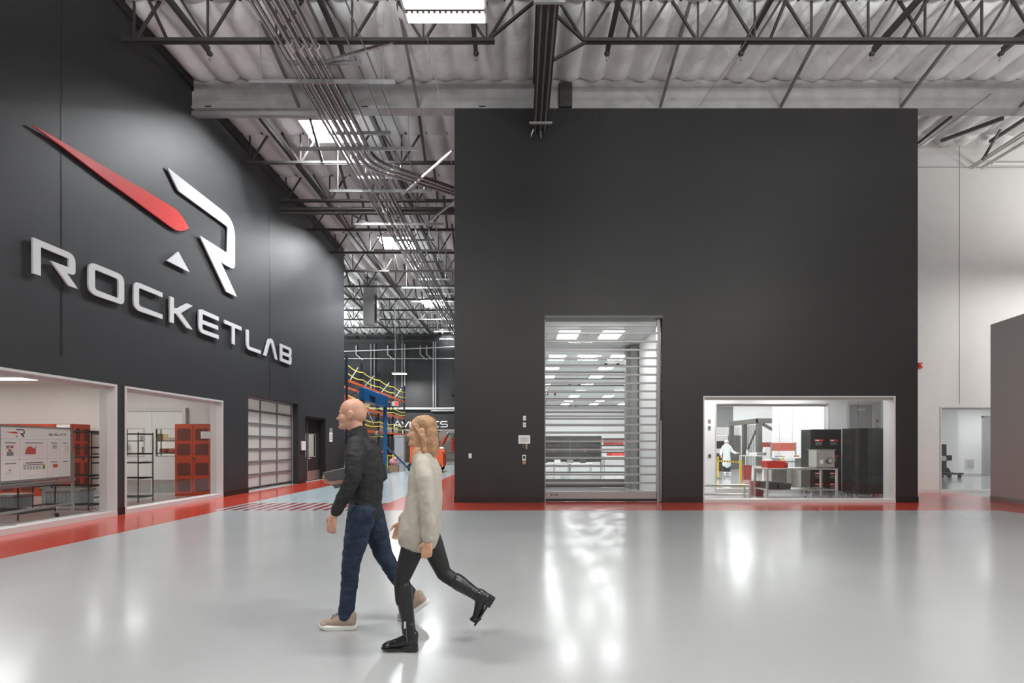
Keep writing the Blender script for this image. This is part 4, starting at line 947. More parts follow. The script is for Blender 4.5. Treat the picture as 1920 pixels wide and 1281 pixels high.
# black lift stand on casters
t = thing('lift_stand', 'black column lift stand on casters behind the right white wall', 'stand', (19.45, 21.9, 0))
m = MB(); m.bbox(-.6, .45, -.3, -.2, .16, .24, .01); m.bbox(-.6, .45, .2, .3, .16, .24, .01); m.bbox(-.6, -.35, -.3, .3, .16, .26, .01); m.ob('base', 'black', t)
m = MB(); m.loops([[(-.45, .24), (.1, .24), (.02, .42), (-.18, .52), (-.4, .52)], [(-.3, .3), (-.05, .3), (-.08, .38), (-.3, .38)]], .08, lambda u, v, w: (u, w-.04, v)); m.ob('gusset', 'black', t)
m = MB(); m.bbox(-.28, -.12, -.08, .08, .24, 1.52, .01); m.ob('column', 'black', t)
m = MB(); m.box(-.12, .1, -.1, .1, .78, 1.02); m.box(-.5, -.28, -.05, .05, .6, .72); m.ob('carriage', 'black', t)
m = MB(); m.tube([(-.3, -.14, .88), (-.3, -.08, .88)], .12, 18); m.ob('winch', 'galv2', t)
for x, y in ((-.5, -.25), (.3, -.25), (-.5, .25), (.3, .25)):
    m = MB(); m.tube([(x, y-.025, .08), (x, y+.025, .08)], .08, 14); m.ob('caster', 'rubber', t)
row = 0; nml = ('nearest', 'second', 'third', 'fourth', 'fifth', 'sixth', 'seventh', 'eighth'); nmc = ('first column at left', 'second column', 'third column', 'fourth column', 'fifth column')
for j, y in enumerate((18.9, 21.3, 24.3, 27.4, 30.8, 33.9, 37.0, 40.4)):
    for i, x in enumerate((1.5, 3.9, 6.3, 8.7, 11.1)):
        if j > 5 and i == 4: continue
        t = thing('panel_lamp', 'lit clean room ceiling panel, %s row, %s' % (nml[j], nmc[i]), 'lamp', (x, y, 4.9), group='clean room ceiling panels')
        m = MB(); m.box(-.33, .33, -.63, .63, .015, .04); m.ob('rim', 'white', t); m = MB(); m.box(-.30, .30, -.6, .6, 0, .015); m.ob('diffuser', 'lampclean', t)
for k, (x, y) in enumerate(((13.2, 18.6), (13.5, 20.6), (13.6, 25.0), (13.2, 28.5), (16.5, 25.5), (16.5, 29.0), (12.6, 35.5), (16.5, 36.5))):  # panels added to brighten the dim right part of the clean room
    t = thing('panel_lamp', 'lit fill panel added in the clean room to the right, %s' % ('beyond the gowning room', 'before the partition', 'over the portal frame', 'behind the portal frame', 'behind the partition', 'in the back corner', 'far right', 'before the far end wall')[k], 'lamp', (x, y, 4.9), group='added right clean room fill panels')
    m = MB(); m.box(-.60, .60, -.6, .6, 0, .015); m.ob('diffuser', 'lampclean', t)
t = thing('panel_lamp', 'extra lit clean room panel just beyond the inner shutter', 'lamp', (2.7, 18.9, 4.9), group='clean room ceiling panels')
m = MB(); m.box(-.30, .30, -.6, .6, 0, .015); m.ob('diffuser', 'lampclean', t)
# ceiling fan filter clusters
for i, (x, y) in enumerate(((3.85, 19.9), (3.0, 26), (2.1, 31), (1.75, 36), (4.6, 41))):
    t = thing('ceiling_camera_cluster', 'small dark cluster hanging from the clean room ceiling, %s' % nml[i], 'camera', (x, y, 4.5), group='clean room ceiling clusters')
    m = MB(); m.box(-.3, .3, -.02, .02, .36, .42); m.tube([(0,0,.42),(0,0,.45)], .03); m.ob('mount', 'white', t)
    for q in (-.25, .25): m = MB(); m.ell((q, 0, .26), (.08, .08, .1)); m.ob('camera', 'black', t)
# clean room furniture seen through the shutter
t = thing('workbench_screen', 'long dark tinted curtain wall seen low through the shutter slats', 'screen', (2.0, 29.9, 0))
m = MB(); m.box(-2.6, 3.15, 0, .03, .45, 2.0); m.ob('tinted_panel', 'blackgloss', t)
m = MB()
for q in (-2.6, -.9, 1.2, 3.1): m.box(q-.03, q+.03, -.02, .05, 0, 2.05)
m.box(-2.6, 3.15, -.02, .05, 2.0, 2.06); m.ob('frame', 'slate', t)
m = MB()
for q in (-1.75, .15, 2.1): m.box(q-.02, q+.02, -.05, 0, 1.0, 1.3); m.box(q+.06, q+.1, -.05, 0, 1.0, 1.3)
m.ob('handle', 'chrome', t)
for i, (x, y, w) in enumerate(((5.9, 29.5, 1.5), (1.2, 28.4, 1.9), (3.6, 28.4, 1.4), (-.45, 28.4, 1.3))):
    t = thing('work_table', 'white clean room table seen through the shutter, %s' % ('right with red board', 'centre', 'right of centre', 'left')[i], 'table', (x, y, 0), group='tables behind the shutter')
    m = MB(); m.bbox(-w/2, w/2, -.35, .35, .40 if i else .8, .44 if i else .84, .01); m.ob('tabletop', 'white', t)
    for sx in (-1, 1):
        for sy in (-1, 1): m = MB(); m.cbox(sx*(w/2-.05), sy*.3, 0, .04, .04, .4 if i else .8); m.ob('leg', 'tote', t)
m = MB(); m.box(5.25, 6.5, 29.85, 29.9, 1.45, 1.85); solo(m, 'back_board', 'darkred', 'dark red board above the white table seen through the shutter', 'board')
for i in range(3): m = MB(); m.bbox(5.4+.42*i, 5.75+.42*i, 29.3, 29.6, .84, 1.05+.03*(i % 2), .01); solo(m, 'parts_bin', 'redbin', ('left', 'middle', 'right')[i]+' red parts bin on the white table seen through the shutter', 'bin', 'bins behind the shutter')
for i in range(7): m = MB(); m.bbox(-.9+.75*i, -.55+.75*i, 28.2, 28.5, .44, .62+.05*(i % 3), .02); solo(m, 'instrument_box', ('black', 'white', 'tote')[i % 3], '%s instrument box on the low tables behind the shutter, %s' % (('black', 'white', 'grey')[i % 3], ('leftmost', 'left', 'left of centre', 'centre', 'right of centre', 'right', 'rightmost')[i]), 'box', 'instruments behind the shutter')
# ================================================================ GOWNING ROOM THINGS
def steel_table(label, x0, x1, y0, y1, h, shelf, grp=None, name='steel_table', m_='steel', cat='table', leg=.045):
    t = thing(name, label, cat, ((x0+x1)/2, (y0+y1)/2, 0), group=grp); w, d = (x1-x0)/2, (y1-y0)/2
    m = MB(); m.bbox(-w, w, -d, d, h-.045, h, .006); m.ob('tabletop', m_, t)
    if shelf is not None: m = MB(); m.bbox(-w+.02, w-.02, -d+.02, d-.02, shelf-.03, shelf, .004); m.ob('shelf', m_, t)
    for sx in (-1, 1):
        for sy in (-1, 1): m = MB(); m.cbox(sx*(w-leg/2-.005), sy*(d-leg/2-.005), 0, leg, leg, h-.045); m.ob('leg', m_, t)
    return t
steel_table('stainless steel work table behind the right window, carrying red bin and steel box', 6.74, 8.68, 13.12, 13.86, .84, .26)
steel_table('low stainless steel bench at the left of the right window', 4.75, 6.32, 13.12, 13.5, .385, .13, name='steel_bench', cat='bench')
def bin_(label, x0, x1, y0, y1, z, h, m_, name='storage_bin', grp=None, lid=True):
    t = thing(name, label, 'bin', ((x0+x1)/2, (y0+y1)/2, z), group=grp); w, d = (x1-x0)/2, (y1-y0)/2
    b = MB(); vs = []
    for zz, k in ((0, .88), (h, 1), (h, .93), (.02, .82)):
        for sx, sy in ((-1,-1),(1,-1),(1,1),(-1,1)): vs.append((sx*w*k, sy*d*k, zz))
    fs = [(3,2,1,0)]+[(4*l+i, 4*l+(i+1) % 4, 4*l+4+(i+1) % 4, 4*l+4+i) for l in range(3) for i in range(4)]+[(12,13,14,15)]
    b.add(vs, fs); b.ob('tub', m_, t)
    b = MB(); b.box(-w-.012, w+.012, -d-.012, -d+.004, h-.02, h); b.box(-w-.012, w+.012, d-.004, d+.012, h-.02, h); b.box(-w-.012, -w+.004, -d, d, h-.02, h); b.box(w-.004, w+.012, -d, d, h-.02, h); b.ob('rim', m_, t)
    return t
t = bin_('bright red plastic bin on the steel table behind the right window', 6.79, 7.30, 13.2, 13.6, .84, .19, 'redbin')
m = MB(); m.ell((6.92, 13.45, 1.03), (.09, .07, .05)); m.ell((7.02, 13.5, 1.04), (.06, .06, .04)); solo(m, 'crumpled_wipe', 'paper', 'crumpled white wipes heaped in the red bin', 'wipes')
m = MB(); m.lathe([(0,0),(.055,0),(.06,.14),(.052,.14),(.05,.02),(0,.02)], 16, (7.38, 13.35, .84)); solo(m, 'round_tub', 'darkred', 'small brown red tub beside the bright red bin', 'tub')
m = MB(); m.tube([(7.32, 13.5, .9), (7.32, 13.5, 1.07), (7.36, 13.5, 1.10), (7.42, 13.5, 1.08)], .018, 8); solo(m, 'hand_tool', 'yellow', 'small yellow hand tool behind the brown red tub', 'tool')
t = thing('steel_oven', 'stainless steel box oven with a round port on the steel table', 'oven', (8.42, 13.42, .84))
m = MB(); m.bbox(-.25, .25, -.17, .2, .02, .49, .008); m.ob('body', 'steel', t); m = MB(); m.box(-.27, .27, -.19, .22, .49, .505); m.ob('top_plate', 'steel', t)
m = MB(); m.tube([(.1, -.17, .2), (.1, -.2, .2)], .085, 20); m.ob('port', 'black', t); m = MB(); m.tube([(.1, -.195, .2), (.1, -.215, .2)], .065, 20); m.ob('port_cover', 'chrome', t)
m = MB(); m.box(-.16, -.07, -.175, -.17, .12, .22); m.ob('label_plate', 'paper', t)
for k in range(3): m = MB(); m.ell((-.14+.12*k, -.175, .43), (.012, .012, .012), 8, 6); m.ob('bolt', 'chrome', t)
for x in (-.2, .2): m = MB(); m.cbox(x, -.1, 0, .04, .04, .02); m.ob('foot', 'rubber', t)
bin_('black bin at the left on the lower shelf of the steel table', 6.82, 7.08, 13.2, 13.65, .26, .19, 'black', grp='black bins')
bin_('wide black bin in the middle of the lower shelf', 7.11, 7.46, 13.2, 13.6, .26, .16, 'black', grp='black bins')
bin_('dark red tall bin on the floor behind the steel table leg', 6.78, 7.08, 13.92, 14.2, 0, .42, 'darkred')
def tall_cab(label, x0, x1, y0, d, h, labels):
    t = thing('black_cabinet', label, 'cabinet', ((x0+x1)/2, y0, 0), group='tall black cabinets'); w = (x1-x0)/2
    m = MB(); m.bbox(-w, w, 0, d, .13, h, .006); m.ob('body', 'blackgloss', t)
    for s in (-1, 1):
        m = MB(); a, b = (-w+.015, -.004) if s < 0 else (.004, w-.015); m.box(a, b, -.012, -.001, .16, h-.02); dr = m.ob('door', 'blackgloss', t)
        if labels:
            for z in (1.58, 1.12, .62, .3):
                m = MB(); m.box(a+.12, a+.30, -.03, -.012, z-.12, z-.02); m.ob('viewport', 'slate', dr)
                m = MB(); m.box(a+.10, a+.34, -.016, -.012, z, z+.05); l = m.ob('red_label', 'redbin', dr); m = MB(); m.box(a+.12, a+.22, -.018, -.016, z+.012, z+.038); m.ob('white_strip', 'paper', l)
    m = MB(); m.box(-w+.01, -w+.04, -.015, -.001, .14, h-.01) if labels else None
    for x in (-w+.08, w-.08):
        for y in (.08, d-.08):
            m = MB(); m.tube([(x-.02, y, .05), (x+.02, y, .05)], .05, 14); m.box(x-.03, x+.03, y-.02, y+.02, .08, .13); c = m.ob('caster', 'chrome', t)
tall_cab('nearest tall black cabinet on casters behind the right end of the right window', 9.17, 10.05, 13.2, .5, 1.93, False)
tall_cab('tall black cabinet with red labels behind the steel table', 8.52, 9.42, 14.1, .48, 1.93, True)
# ================================================================ CLEAN ROOM THINGS seen through the right window
for i, (x, y) in enumerate(((7.45, 16.2), (7.13, 18.2), (8.75, 21.2))):
    t = thing('stanchion_post', ('yellow stanchion nearest the inner window pane', 'yellow stanchion holding the far end of the striped tape', 'farther yellow stanchion behind the striped tape')[i], 'stanchion', (x, y, 0), group='clean room stanchions')
    m = MB(); m.tube([(0,0,.03),(0,0,.97)], .036, 12); m.ob('post', 'yellow', t); m = MB(); m.lathe([(0,0),(.17,0),(.16,.025),(.03,.04),(0,.04)], 20); m.ob('base', 'black', t)
m = MB(); t = thing('striped_tape', 'black and yellow striped tape stretched between the clean room stanchions', 'tape', (7.45, 16.2, .9))
m = MB(); p0 = Vector((0, 0, 0)); p1 = Vector((-.32, 2.0, 0)); m.bar(p0, p1, .006, .06); m.ob('tape', 'strap', t)
m = MB()
for k in range(14):
    a = p0.lerp(p1, (k+.1)/14); b = p0.lerp(p1, (k+.55)/14); m.bar(a, b, .009, .062)
m.ob('black_stripes', 'black', t)
bin_('dark red waste bin on the clean room floor by the worker', 9.6, 9.95, 20.6, 20.95, 0, .62, 'darkred', name='waste_bin')
# portal frame
t = thing('portal_frame', 'large grey steel portal frame enclosure behind the worker', 'frame', (12.95, 26, 0))
for y in (0, 1.7, 3.4): m = MB(); m.box(-.11, .11, y-.11, y+.11, 0, 2.8); m.ob('post', 'pfr', t)
m = MB(); m.box(-.12, .12, -.1, 3.5, 2.66, 2.92); m.ob('beam', 'pfr', t); m = MB(); m.box(-.12, 1.6, -.12, .12, 2.66, 2.92); m.ob('beam', 'pfr', t)
m = MB(); m.bar((0, .1, 2.6), (-.0, 1.6, .9), .08, .08); m.bar((.2, 0, 2.6), (1.3, 0, 2.0), .14, .14); m.ob('brace', 'pfr', t)
m = MB(); m.box(.12, .16, .1, 3.3, .3, 2.6); m.ob('clear_curtain', 'glass', t)
m = MB()
for k in range(7): m.box(.10, .13, .15+.22*k, .2+.22*k, .3, 2.6)
m.ob('curtain_strip', 'tote', t)
t = thing('grey_machine', 'tall dark grey machine cabinet behind the portal frame', 'machine', (13.0, 30.2, 0))
m = MB(); m.bbox(-.7, .9, 0, .8, 0, 2.1, .02); m.ob('body', 'slate', t); m = MB(); m.box(-.5, .0, -.02, 0, .6, 1.9); m.ob('door', 'black', t); m = MB(); m.bbox(-.6, .9, .1, .8, 2.1, 2.6, .02); m.ob('top_cover', 'frame', t)
t = thing('grey_machine', 'test machine with a pale hood and black drapes left of the worker', 'machine', (11.55, 27.6, 0))
m = MB(); m.bbox(-.5, .38, 0, .8, 0, 1.3, .02); m.ob('body', 'black', t); m = MB(); m.bbox(-.52, .4, -.05, .85, 1.72, 2.05, .02); m.ob('hood', 'frame', t)
m = MB(); m.box(-.5, .38, .3, .7, 1.3, 1.72); m.ob('drape', 'black', t); m = MB(); m.box(-.48, .36, -.1, .0, 1.02, 1.28); m.ob('white_tray', 'frame', t)
t = steel_table('pale blue-grey bench crowded with instruments beside the worker', 11.55, 13.3, 24.6, 25.3, .95, .4, name='lab_bench', m_='frame', cat='bench')
for (x, w, h, mm, nm, lb, ct) in ((11.75, .1, .32, 'white', 'spray_bottle', 'white bottle on the left end of the instrument bench', 'bottle'), (12.05, .34, .14, 'white', 'white_box', 'white box on the instrument bench', 'box'),
        (12.75, .3, .42, 'paper', 'paper_stand', 'upright white sheet on the instrument bench', 'paper'), (12.45, .5, .17, 'tote', 'instrument', 'grey instrument on the middle of the instrument bench', 'instrument'), (13.1, .3, .2, 'white', 'tape_roll', 'white roll at the right end of the instrument bench', 'roll')):
    m = MB()
    if 'bottle' in nm: m.lathe([(0,0),(.05,0),(.05,.2),(.02,.25),(.02,.32),(0,.32)], 12, (x, 24.85, .95))
    elif 'roll' in nm: m.tube([(x, 24.7, 1.1), (x, 24.9, 1.1)], .14, 18)
    else: m.bbox(x-w/2, x+w/2, 24.75, 24.95, .95, .95+h, .02)
    solo(m, nm, mm, lb, ct)
t = thing('monitor', 'dark red screen on the instrument bench below the portal frame', 'monitor', (13.0, 25.15, .95)); m = MB(); m.box(-.32, .32, -.02, .02, .3, .68); m.ob('screen', 'darkred', t); m = MB(); m.box(-.03, .03, 0, .04, 0, .3); m.cbox(0, 0, 0, .25, .2, .02); m.ob('stand', 'black', t)
t = thing('lab_bench', 'adjustable workbench with a red back board in the clean room', 'bench', (11.85, 21.3, 0))
m = MB(); m.bbox(-.56, .56, -.3, .35, .90, .95, .008); m.ob('worktop', 'frame', t)
m = MB(); m.box(-.52, .52, .33, .35, 1.22, 1.58); m.ob('back_board', 'redboard', t)
for s in (-1, 1): m = MB(); m.box(s*.545-.025, s*.545+.025, .3, .35, .2, 1.6); m.ob('upright', 'tote', t); m = MB(); m.box(s*.5-.03, s*.5+.03, -.25, .25, .05, .9); m.ob('leg', 'tote', t)
m = MB(); m.box(-.56, .56, -.05, 0, .72, .78); m.ob('drawer_rail', 'tote', t)
for i, (x, w, h, mm) in enumerate(((-.35, .3, .06, 'tote'), (.0, .4, .09, 'paper'), (.36, .18, .08, 'card'))):
    m = MB(); m.bbox(11.85+x-w/2, 11.85+x+w/2, 21.15, 21.4, .95, .95+h, .01); solo(m, 'work_piece', mm, ('flat grey item', 'pile of white papers', 'small brown box')[i]+' on the bench with the red back board', 'item')
for i, (a, b) in enumerate(((8.22, 8.72), (8.86, 9.32))):
    t = thing('steel_cabinet', ('left', 'right')[i]+' low steel cabinet on a pallet just beyond the inner window', 'cabinet', ((a+b)/2, 15.7, 0), group='low steel cabinets'); w = (b-a)/2
    m = MB(); m.bbox(-w, w, 0, .5, .12, .72, .01); m.ob('body', 'steel', t); m = MB(); m.box(-w-.02, w+.02, -.02, .52, .07, .12); m.box(-w, -w+.08, 0, .5, 0, .07); m.box(w-.08, w, 0, .5, 0, .07); m.ob('pallet', 'card', t)
# ================================================================ FAR BAY
# pallet rack row along the left
XR = -8.5; yr = [23.95, 26.2, 29.4, 32.7, 36.0]
t = thing('pallet_rack', 'long orange and navy pallet rack row with yellow guard straps', 'rack', (XR, 23.95, 0))
for y in yr:
    for dx in (0, -1.1): m = MB(); m.box(dx-.05, dx+.05, y-24.0, y-23.9, 0, 5.9 if dx == 0 else 5.6); m.ob('upright', 'navy', t)
    m = MB()
    for k in range(5): a, b = ((0, -1.1), (-1.1, 0))[k % 2]; m.bar((a, y-23.95, .4+1.1*k), (b, y-23.95, 1.3+1.1*k), .03, .03)
    m.ob('brace', 'navy', t)
for a, b in zip(yr, yr[1:]):
    for z in (4.62, 3.40, 2.2, 1.0):
        for dx in (0, -1.1): m = MB(); m.box(dx+.03, dx+.08, a-23.9, b-24.0, z, z+.13); m.ob('beam', 'orange', t)
    for z in (5.42, 5.02, 3.95, 3.7, 2.9, 2.65, 2.05):
        m = MB(); n_ = 8; pts = [(.07, a-23.95+(b-a)*k/n_, z-.09*math.sin(math.pi*k/n_)) for k in range(n_+1)]
        for p, q in zip(pts, pts[1:]): m.bar(p, q, .012, .05)
        m.ob('guard_strap', 'strap', t)
    m = MB(); m.bar((.08, a-23.9+(b-a)*.1, 4.75), (.08, a-23.9+(b-a)*.62, 5.55), .02, .06); m.bar((.08, a-23.9+(b-a)*.2, 3.45), (.08, a-23.9+(b-a)*.6, 2.7), .02, .06); m.ob('pale_strut', 'frame', t)
    m = MB(); m.box(-1.05, 0, a-23.85, b-24.05, 3.53, 3.56); m.box(-1.05, 0, a-23.85, b-24.05, 2.33, 2.36); m.ob('deck', 'galv2', t)
# orange loads on the rack
for i, (y, z, h) in enumerate(((24.9, 3.56, .45), (27.5, 3.56, .3), (25.2, 2.36, .4), (30.5, 2.36, .5), (34, 2.36, .4))):
    m = MB(); m.bbox(-9.5, -8.65, y-.7, y+.7, z, z+h, .02); solo(m, 'stored_box', ('orange', 'tote', 'card', 'card', 'frame')[i], ('orange load on the upper deck of the rack, near end', 'grey load on the upper deck of the rack', 'brown load on the lower deck, near end', 'brown load on the lower deck, middle', 'pale load on the lower deck, far end')[i], 'box', 'loads on the rack')
# blue gantry
t = thing('blue_gantry', 'blue steel gantry with a deep header beside the rack', 'gantry', (-6.9, 21.3, 0))
m = MB(); m.bbox(-.12, .12, 0, 3.85, 3.45, 4.02, .02); m.ob('header', 'blue', t)
m = MB(); m.box(.12, .2, .7, 1.6, 3.75, 3.8); m.box(.12, .16, .7, .8, 3.5, 3.8); m.ob('bracket', 'blue', t)
for y in (3.72,): m = MB(); m.box(-.08, .08, y-.08, y+.08, .1, 3.5); m.ob('post', 'blue', t)
m = MB(); m.box(-.08, .08, -.02, .14, .1, 3.5); m.ob('post', 'navy', t)
m = MB(); m.bar((0, 3.7, 1.5), (.75, 5.9, .12), .07, .07); m.ob('brace', 'blue', t)
m = MB(); m.box(-.7, .2, 3.55, 3.85, 0, .3); m.ob('foot', 'slate', t)
m = MB(); m.bbox(-8.2, -7.08, 23.3, 24.3, 0.0, 1.9, .02); solo(m, 'wooden_crate', 'crate', 'large taupe crate behind the walking man', 'crate')
t = thing('rack_sign', 'small dark sign with a white letter Z hanging on the rack', 'sign', (-8.40, 28.6, 2.0)); m = MB(); m.box(-.22, .22, -.01, .01, 0, .38); m.ob('plate', 'slate', t); m = MB(); glyph(m, 'Z', -.1, .12, .2, .2, .035, lambda u, v, w: (u, -.011-w, v), .004); m.ob('letter', 'paper', t)
# drums, mast and grey panel
m = MB(); m.bbox(-6.98, -6.45, 27.2, 27.6, 0, 2.05, .01); m.box(-6.98, -6.45, 27.18, 27.2, 1.95, 2.05); solo(m, 'grey_panel_cabinet', 'galvp', 'tall pale grey cabinet between gantry and orange lift truck', 'cabinet')
t = thing('lift_mast', 'black stacker mast behind the yellow posts', 'mast', (-7.25, 27.3, 0)); m = MB(); m.box(-.16, -.06, 0, .12, 0, 2.1); m.box(.06, .16, 0, .12, 0, 2.1); m.box(-.16, .16, 0, .1, 2.0, 2.1); m.box(-.16, .16, 0, .1, 1.0, 1.06); m.ob('frame', 'black', t); m = MB(); m.tube([(0, .05, .1), (0, .05, 1.95)], .03); m.ob('cylinder', 'chrome', t)
for i, (px_, yb_) in enumerate(((725.8, 886.5), (737, 884.5), (745.5, 882.5), (752, 880.5))):
    Y = 1.45*F/(yb_-836); X = (px_-972)*Y/F
    t = thing('guard_post', ('yellow guard post beside the gantry foot', 'yellow guard post second from the gantry', 'yellow guard post third from the gantry', 'yellow guard post next to the lift truck wheel')[i], 'post', (X, Y, 0), group='yellow guard posts'); m = MB(); m.box(-.04, .04, -.04, .04, .02, .98); m.ob('post', 'yellow', t); m = MB(); m.box(-.14, .22, -.1, .1, 0, .02); m.ob('base_plate', 'black', t)
m = MB(); m.tube([(-7.0, 25.9, .93), (-6.8, 26.6, .86), (-6.6, 27.1, .93), (-6.85, 28.5, .88), (-6.9, 29.4, .94)], .02, 6); solo(m, 'barrier_chain', 'yellow', 'yellow chain linking the yellow guard posts', 'chain')
m = MB(); m.bbox(-7.2, -6.7, 26.8, 27.15, .0, .36, .01); solo(m, 'cardboard_box', 'card', 'brown cardboard box behind the yellow guard posts', 'box')
m = MB(); m.ell((-6.95, 26.95, .56), (.27, .17, .2)); m.ell((-6.85, 26.9, .7), (.15, .13, .12)); solo(m, 'pink_bag', 'pink', 'pink antistatic bag on the brown cardboard box', 'bag')
# orange lift truck
t = thing('lift_truck', 'orange lift truck with an overhead guard in the far bay', 'truck', (-5.05, 26.3, 0))
m = MB(); m.loops([rounded([(-.85, .28), (.95, .28, .1), (.95, 1.15, .3), (.3, 1.40, .1), (-.85, 1.40, .05)])], 1.15, lambda u, v, w: (u, w, v)); m.ob('body', 'orange2', t)
m = MB(); m.bbox(-.8, -.45, .1, .5, 1.4, 1.75, .06); m.ob('seat', 'orange2', t)
for x, y in ((-.66, .05), (-.66, 1.1), (.55, .05), (.55, 1.1)): m = MB(); m.bar((x, y, 1.3), (x*.9, y, 2.25), .05, .05); m.ob('guard_post', 'frame', t)
m = MB(); m.box(-.66, .6, 0, 1.15, 2.22, 2.28); m.ob('overhead_guard', 'orange2', t)
for x in (-.72, .6):
    for y in (-.06, 1.1): m = MB(); m.tube([(x, y, .27), (x, y+.14, .27)], .27, 20); w_ = m.ob('wheel', 'rubber', t); m = MB(); m.tube([(x, y-.01, .27), (x, y+.15, .27)], .12, 14); m.ob('hub', 'tote', w_)
fnl = lambda u, v, w: (u, -.001-w, v); m = MB(); u = -.35
for ch in 'POWELL': 
    glyph(m, ch, u, 1.2, .09, .1, .02, fnl, .004) if ch in GL else None; u += .115
m.ob('lettering', 'paper', t)
m = MB()
for k in range(5): m.box(-.38+.13*k, -.30+.13*k, -.012, 0, .62, .88)
m.ob('grille', 'slate', t)
m = MB(); m.ell((-.5, .2, 1.8), (.06, .06, .06)); m.ob('beacon', 'yellow', t)
# far room: opening with avionics workshop
v = MB(); v.box(-11, -1, 45, 45.2, 0, 3.4); v.box(-11, -10.9, 40.3, 45, 0, 3.4); v.box(-1.2, -1, 40.3, 45, 0, 3.4); struct(v, 'wall_workshop', 'room_wall')
v = MB(); v.box(-11, -1, 40.3, 45, 3.3, 3.4); struct(v, 'ceiling_workshop', 'room_wall')
v = MB(); v.box(-11, -1, 40, 45, 0.0, .004); struct(v, 'floor_workshop', 'f_room')
v = MB(); v.box(-10.9, -1.2, 44.5, 44.99, 0, 1.9); struct(v, 'trim_14', 'girder')
v = MB(); v.box(-9.6, -9.5, 39.95, 40.3, 0, 2.78); v.box(-9.6, -1.2, 39.95, 40.3, 2.72, 2.78); struct(v, 'trim_15', 'frame')
for i, x in enumerate((-8, -5.8, -3)):
    t = thing('room_lamp', 'lit lamp inside the far avionics workshop, %s' % ('left', 'middle', 'right')[i], 'lamp', (x, 42.4, 3.2), group='workshop lamps'); m = MB(); m.box(-.62, .62, -.32, .32, .02, .06); m.ob('rim', 'white', t); m = MB(); m.box(-.6, .6, -.3, .3, 0, .02); m.ob('diffuser', 'lampwarm', t)
YA = 40.0; ka = YA/F
fna = lambda u, v, w: (u, YA-w+.004, v)
for ch, a, b, l in (('A', 737.5, 753.2, 'first'), ('V', 752.6, 767.6, 'second'), ('I', 768.2, 770.2, 'third, a single bar'), ('O', 772, 788.6, 'fourth, round'), ('N', 789.3, 805.4, 'fifth'), ('I', 807, 809, 'sixth, a single bar'), ('C', 811, 824, 'seventh'), ('S', 825.3, 839.8, 'last')):
    m = MB(); glyph(m, ch, (a-972)*ka, CAMZ+(836-801.5)*ka, (b-a)*ka, 11.7*ka, .085, fna, .05)
    solo(m, 'sign_letter', 'letterw', 'white letter %s on the far black wall, %s of the sign' % (ch, l), 'letter', 'far wall sign letters')
t = thing('fume_arm', 'red and black fume extraction arm in the far workshop opening', 'extractor', (-5.3, 37.5, .9))
m = MB(); m.tube([(-.62, 0, .65), (-.25, 0, 1.35)], .14, 12); m.tube([(.2, 0, 1.2), (.22, 0, .1)], .13, 12); m.ob('hose', 'darkred', t)
m = MB(); m.tube([(-.28, 0, 1.3), (-.2, 0, 1.45), (-.05, 0, 1.56), (.1, 0, 1.52), (.2, 0, 1.38), (.2, 0, 1.15)], .15, 12); m.ob('elbow', 'slate', t)
t = steel_table('dark cart under the fume arm by the facade corner', -6.0, -4.3, 37.2, 38, .95, .4, name='tool_cart', m_='black', cat='cart')
m = MB(); m.bbox(-6.1, -5.6, 37.0, 37.5, .95, 1.2, .01); solo(m, 'cardboard_box', 'card', 'open brown box on the dark cart', 'box')
m = MB(); m.ell((-5.9, 37.2, 1.25), (.2, .15, .1)); solo(m, 'packing_paper', 'paper', 'crumpled white packing in the open brown box', 'paper')
# exit sign on a rod
t = thing('exit_sign', 'small red and white exit sign hanging on a rod in the far bay', 'sign', (-7.65, 30, 3.92)); m = MB(); m.box(-.2, .2, -.03, .03, 0, .28); m.ob('case', 'white', t); m = MB(); m.box(.0, .19, -.04, -.03, .02, .26); m.ob('face', 'exit', t); m = MB(); m.tube([(0,0,.28),(0,0,6.85)], .018, 8); m.ob('rod', 'galv2', t)
# wall pipes on the far black wall
yb = 39.8
def fp(a, b): return ((a-972)*yb/F, yb, CAMZ+(836-b)*yb/F)
def wp(pts, r, label, grp=None, m_='galv2'):
    m = MB(); m.tube([fp(*p) for p in pts], r, 8); return solo(m, 'wall_pipe', m_, label, 'pipe', grp)
wp([(560, 672.5), (866, 672.5)], .05, 'long pale horizontal pipe high on the far black wall')
wp([(640, 659), (700, 657), (745, 655), (866, 650)], .05, 'pale sloping pipe just under the far ceiling')
wp([(640, 766.5), (866, 766.5)], .11, 'thick pale pipe above the far sign letters')
wp([(808, 770.5), (866, 770.5)], .06, 'short pale pipe under the thick pipe')
for i, (a, z0, z1) in enumerate(((695.5, 645, 728), (701.8, 645, 728), (753.8, 645, 726), (759, 645, 726), (812.5, 640, 765), (816.8, 640, 765))):
    wp([(a, z0), (a, z1)], .045, 'vertical pipe on the far black wall, %s' % ('leftmost', 'second from left', 'left one by the small lamp', 'right one by the small lamp', 'left one of the right pair', 'right one of the right pair')[i], 'vertical wall pipes')
for i, a in enumerate((668, 727, 788, 800)):
    m = MB(); m.bar(fp(a, 648), fp(a, 665), .08, .08); m.bar(fp(a, 665), fp(a+12, 675), .08, .08); solo(m, 'pipe_bracket', 'galv2', 'bent bracket above the long pale pipe, %s' % ('far left', 'left of the small lamp', 'right of the small lamp', 'far right')[i], 'bracket', 'far wall brackets')
m = MB(); p = fp(849, 734); m.box(p[0]-.15, p[0]+.2, 39.75, 39.99, p[2]-.3, p[2]+.3); solo(m, 'wall_speaker', 'black', 'small black box on the far wall beside the facade edge', 'speaker')
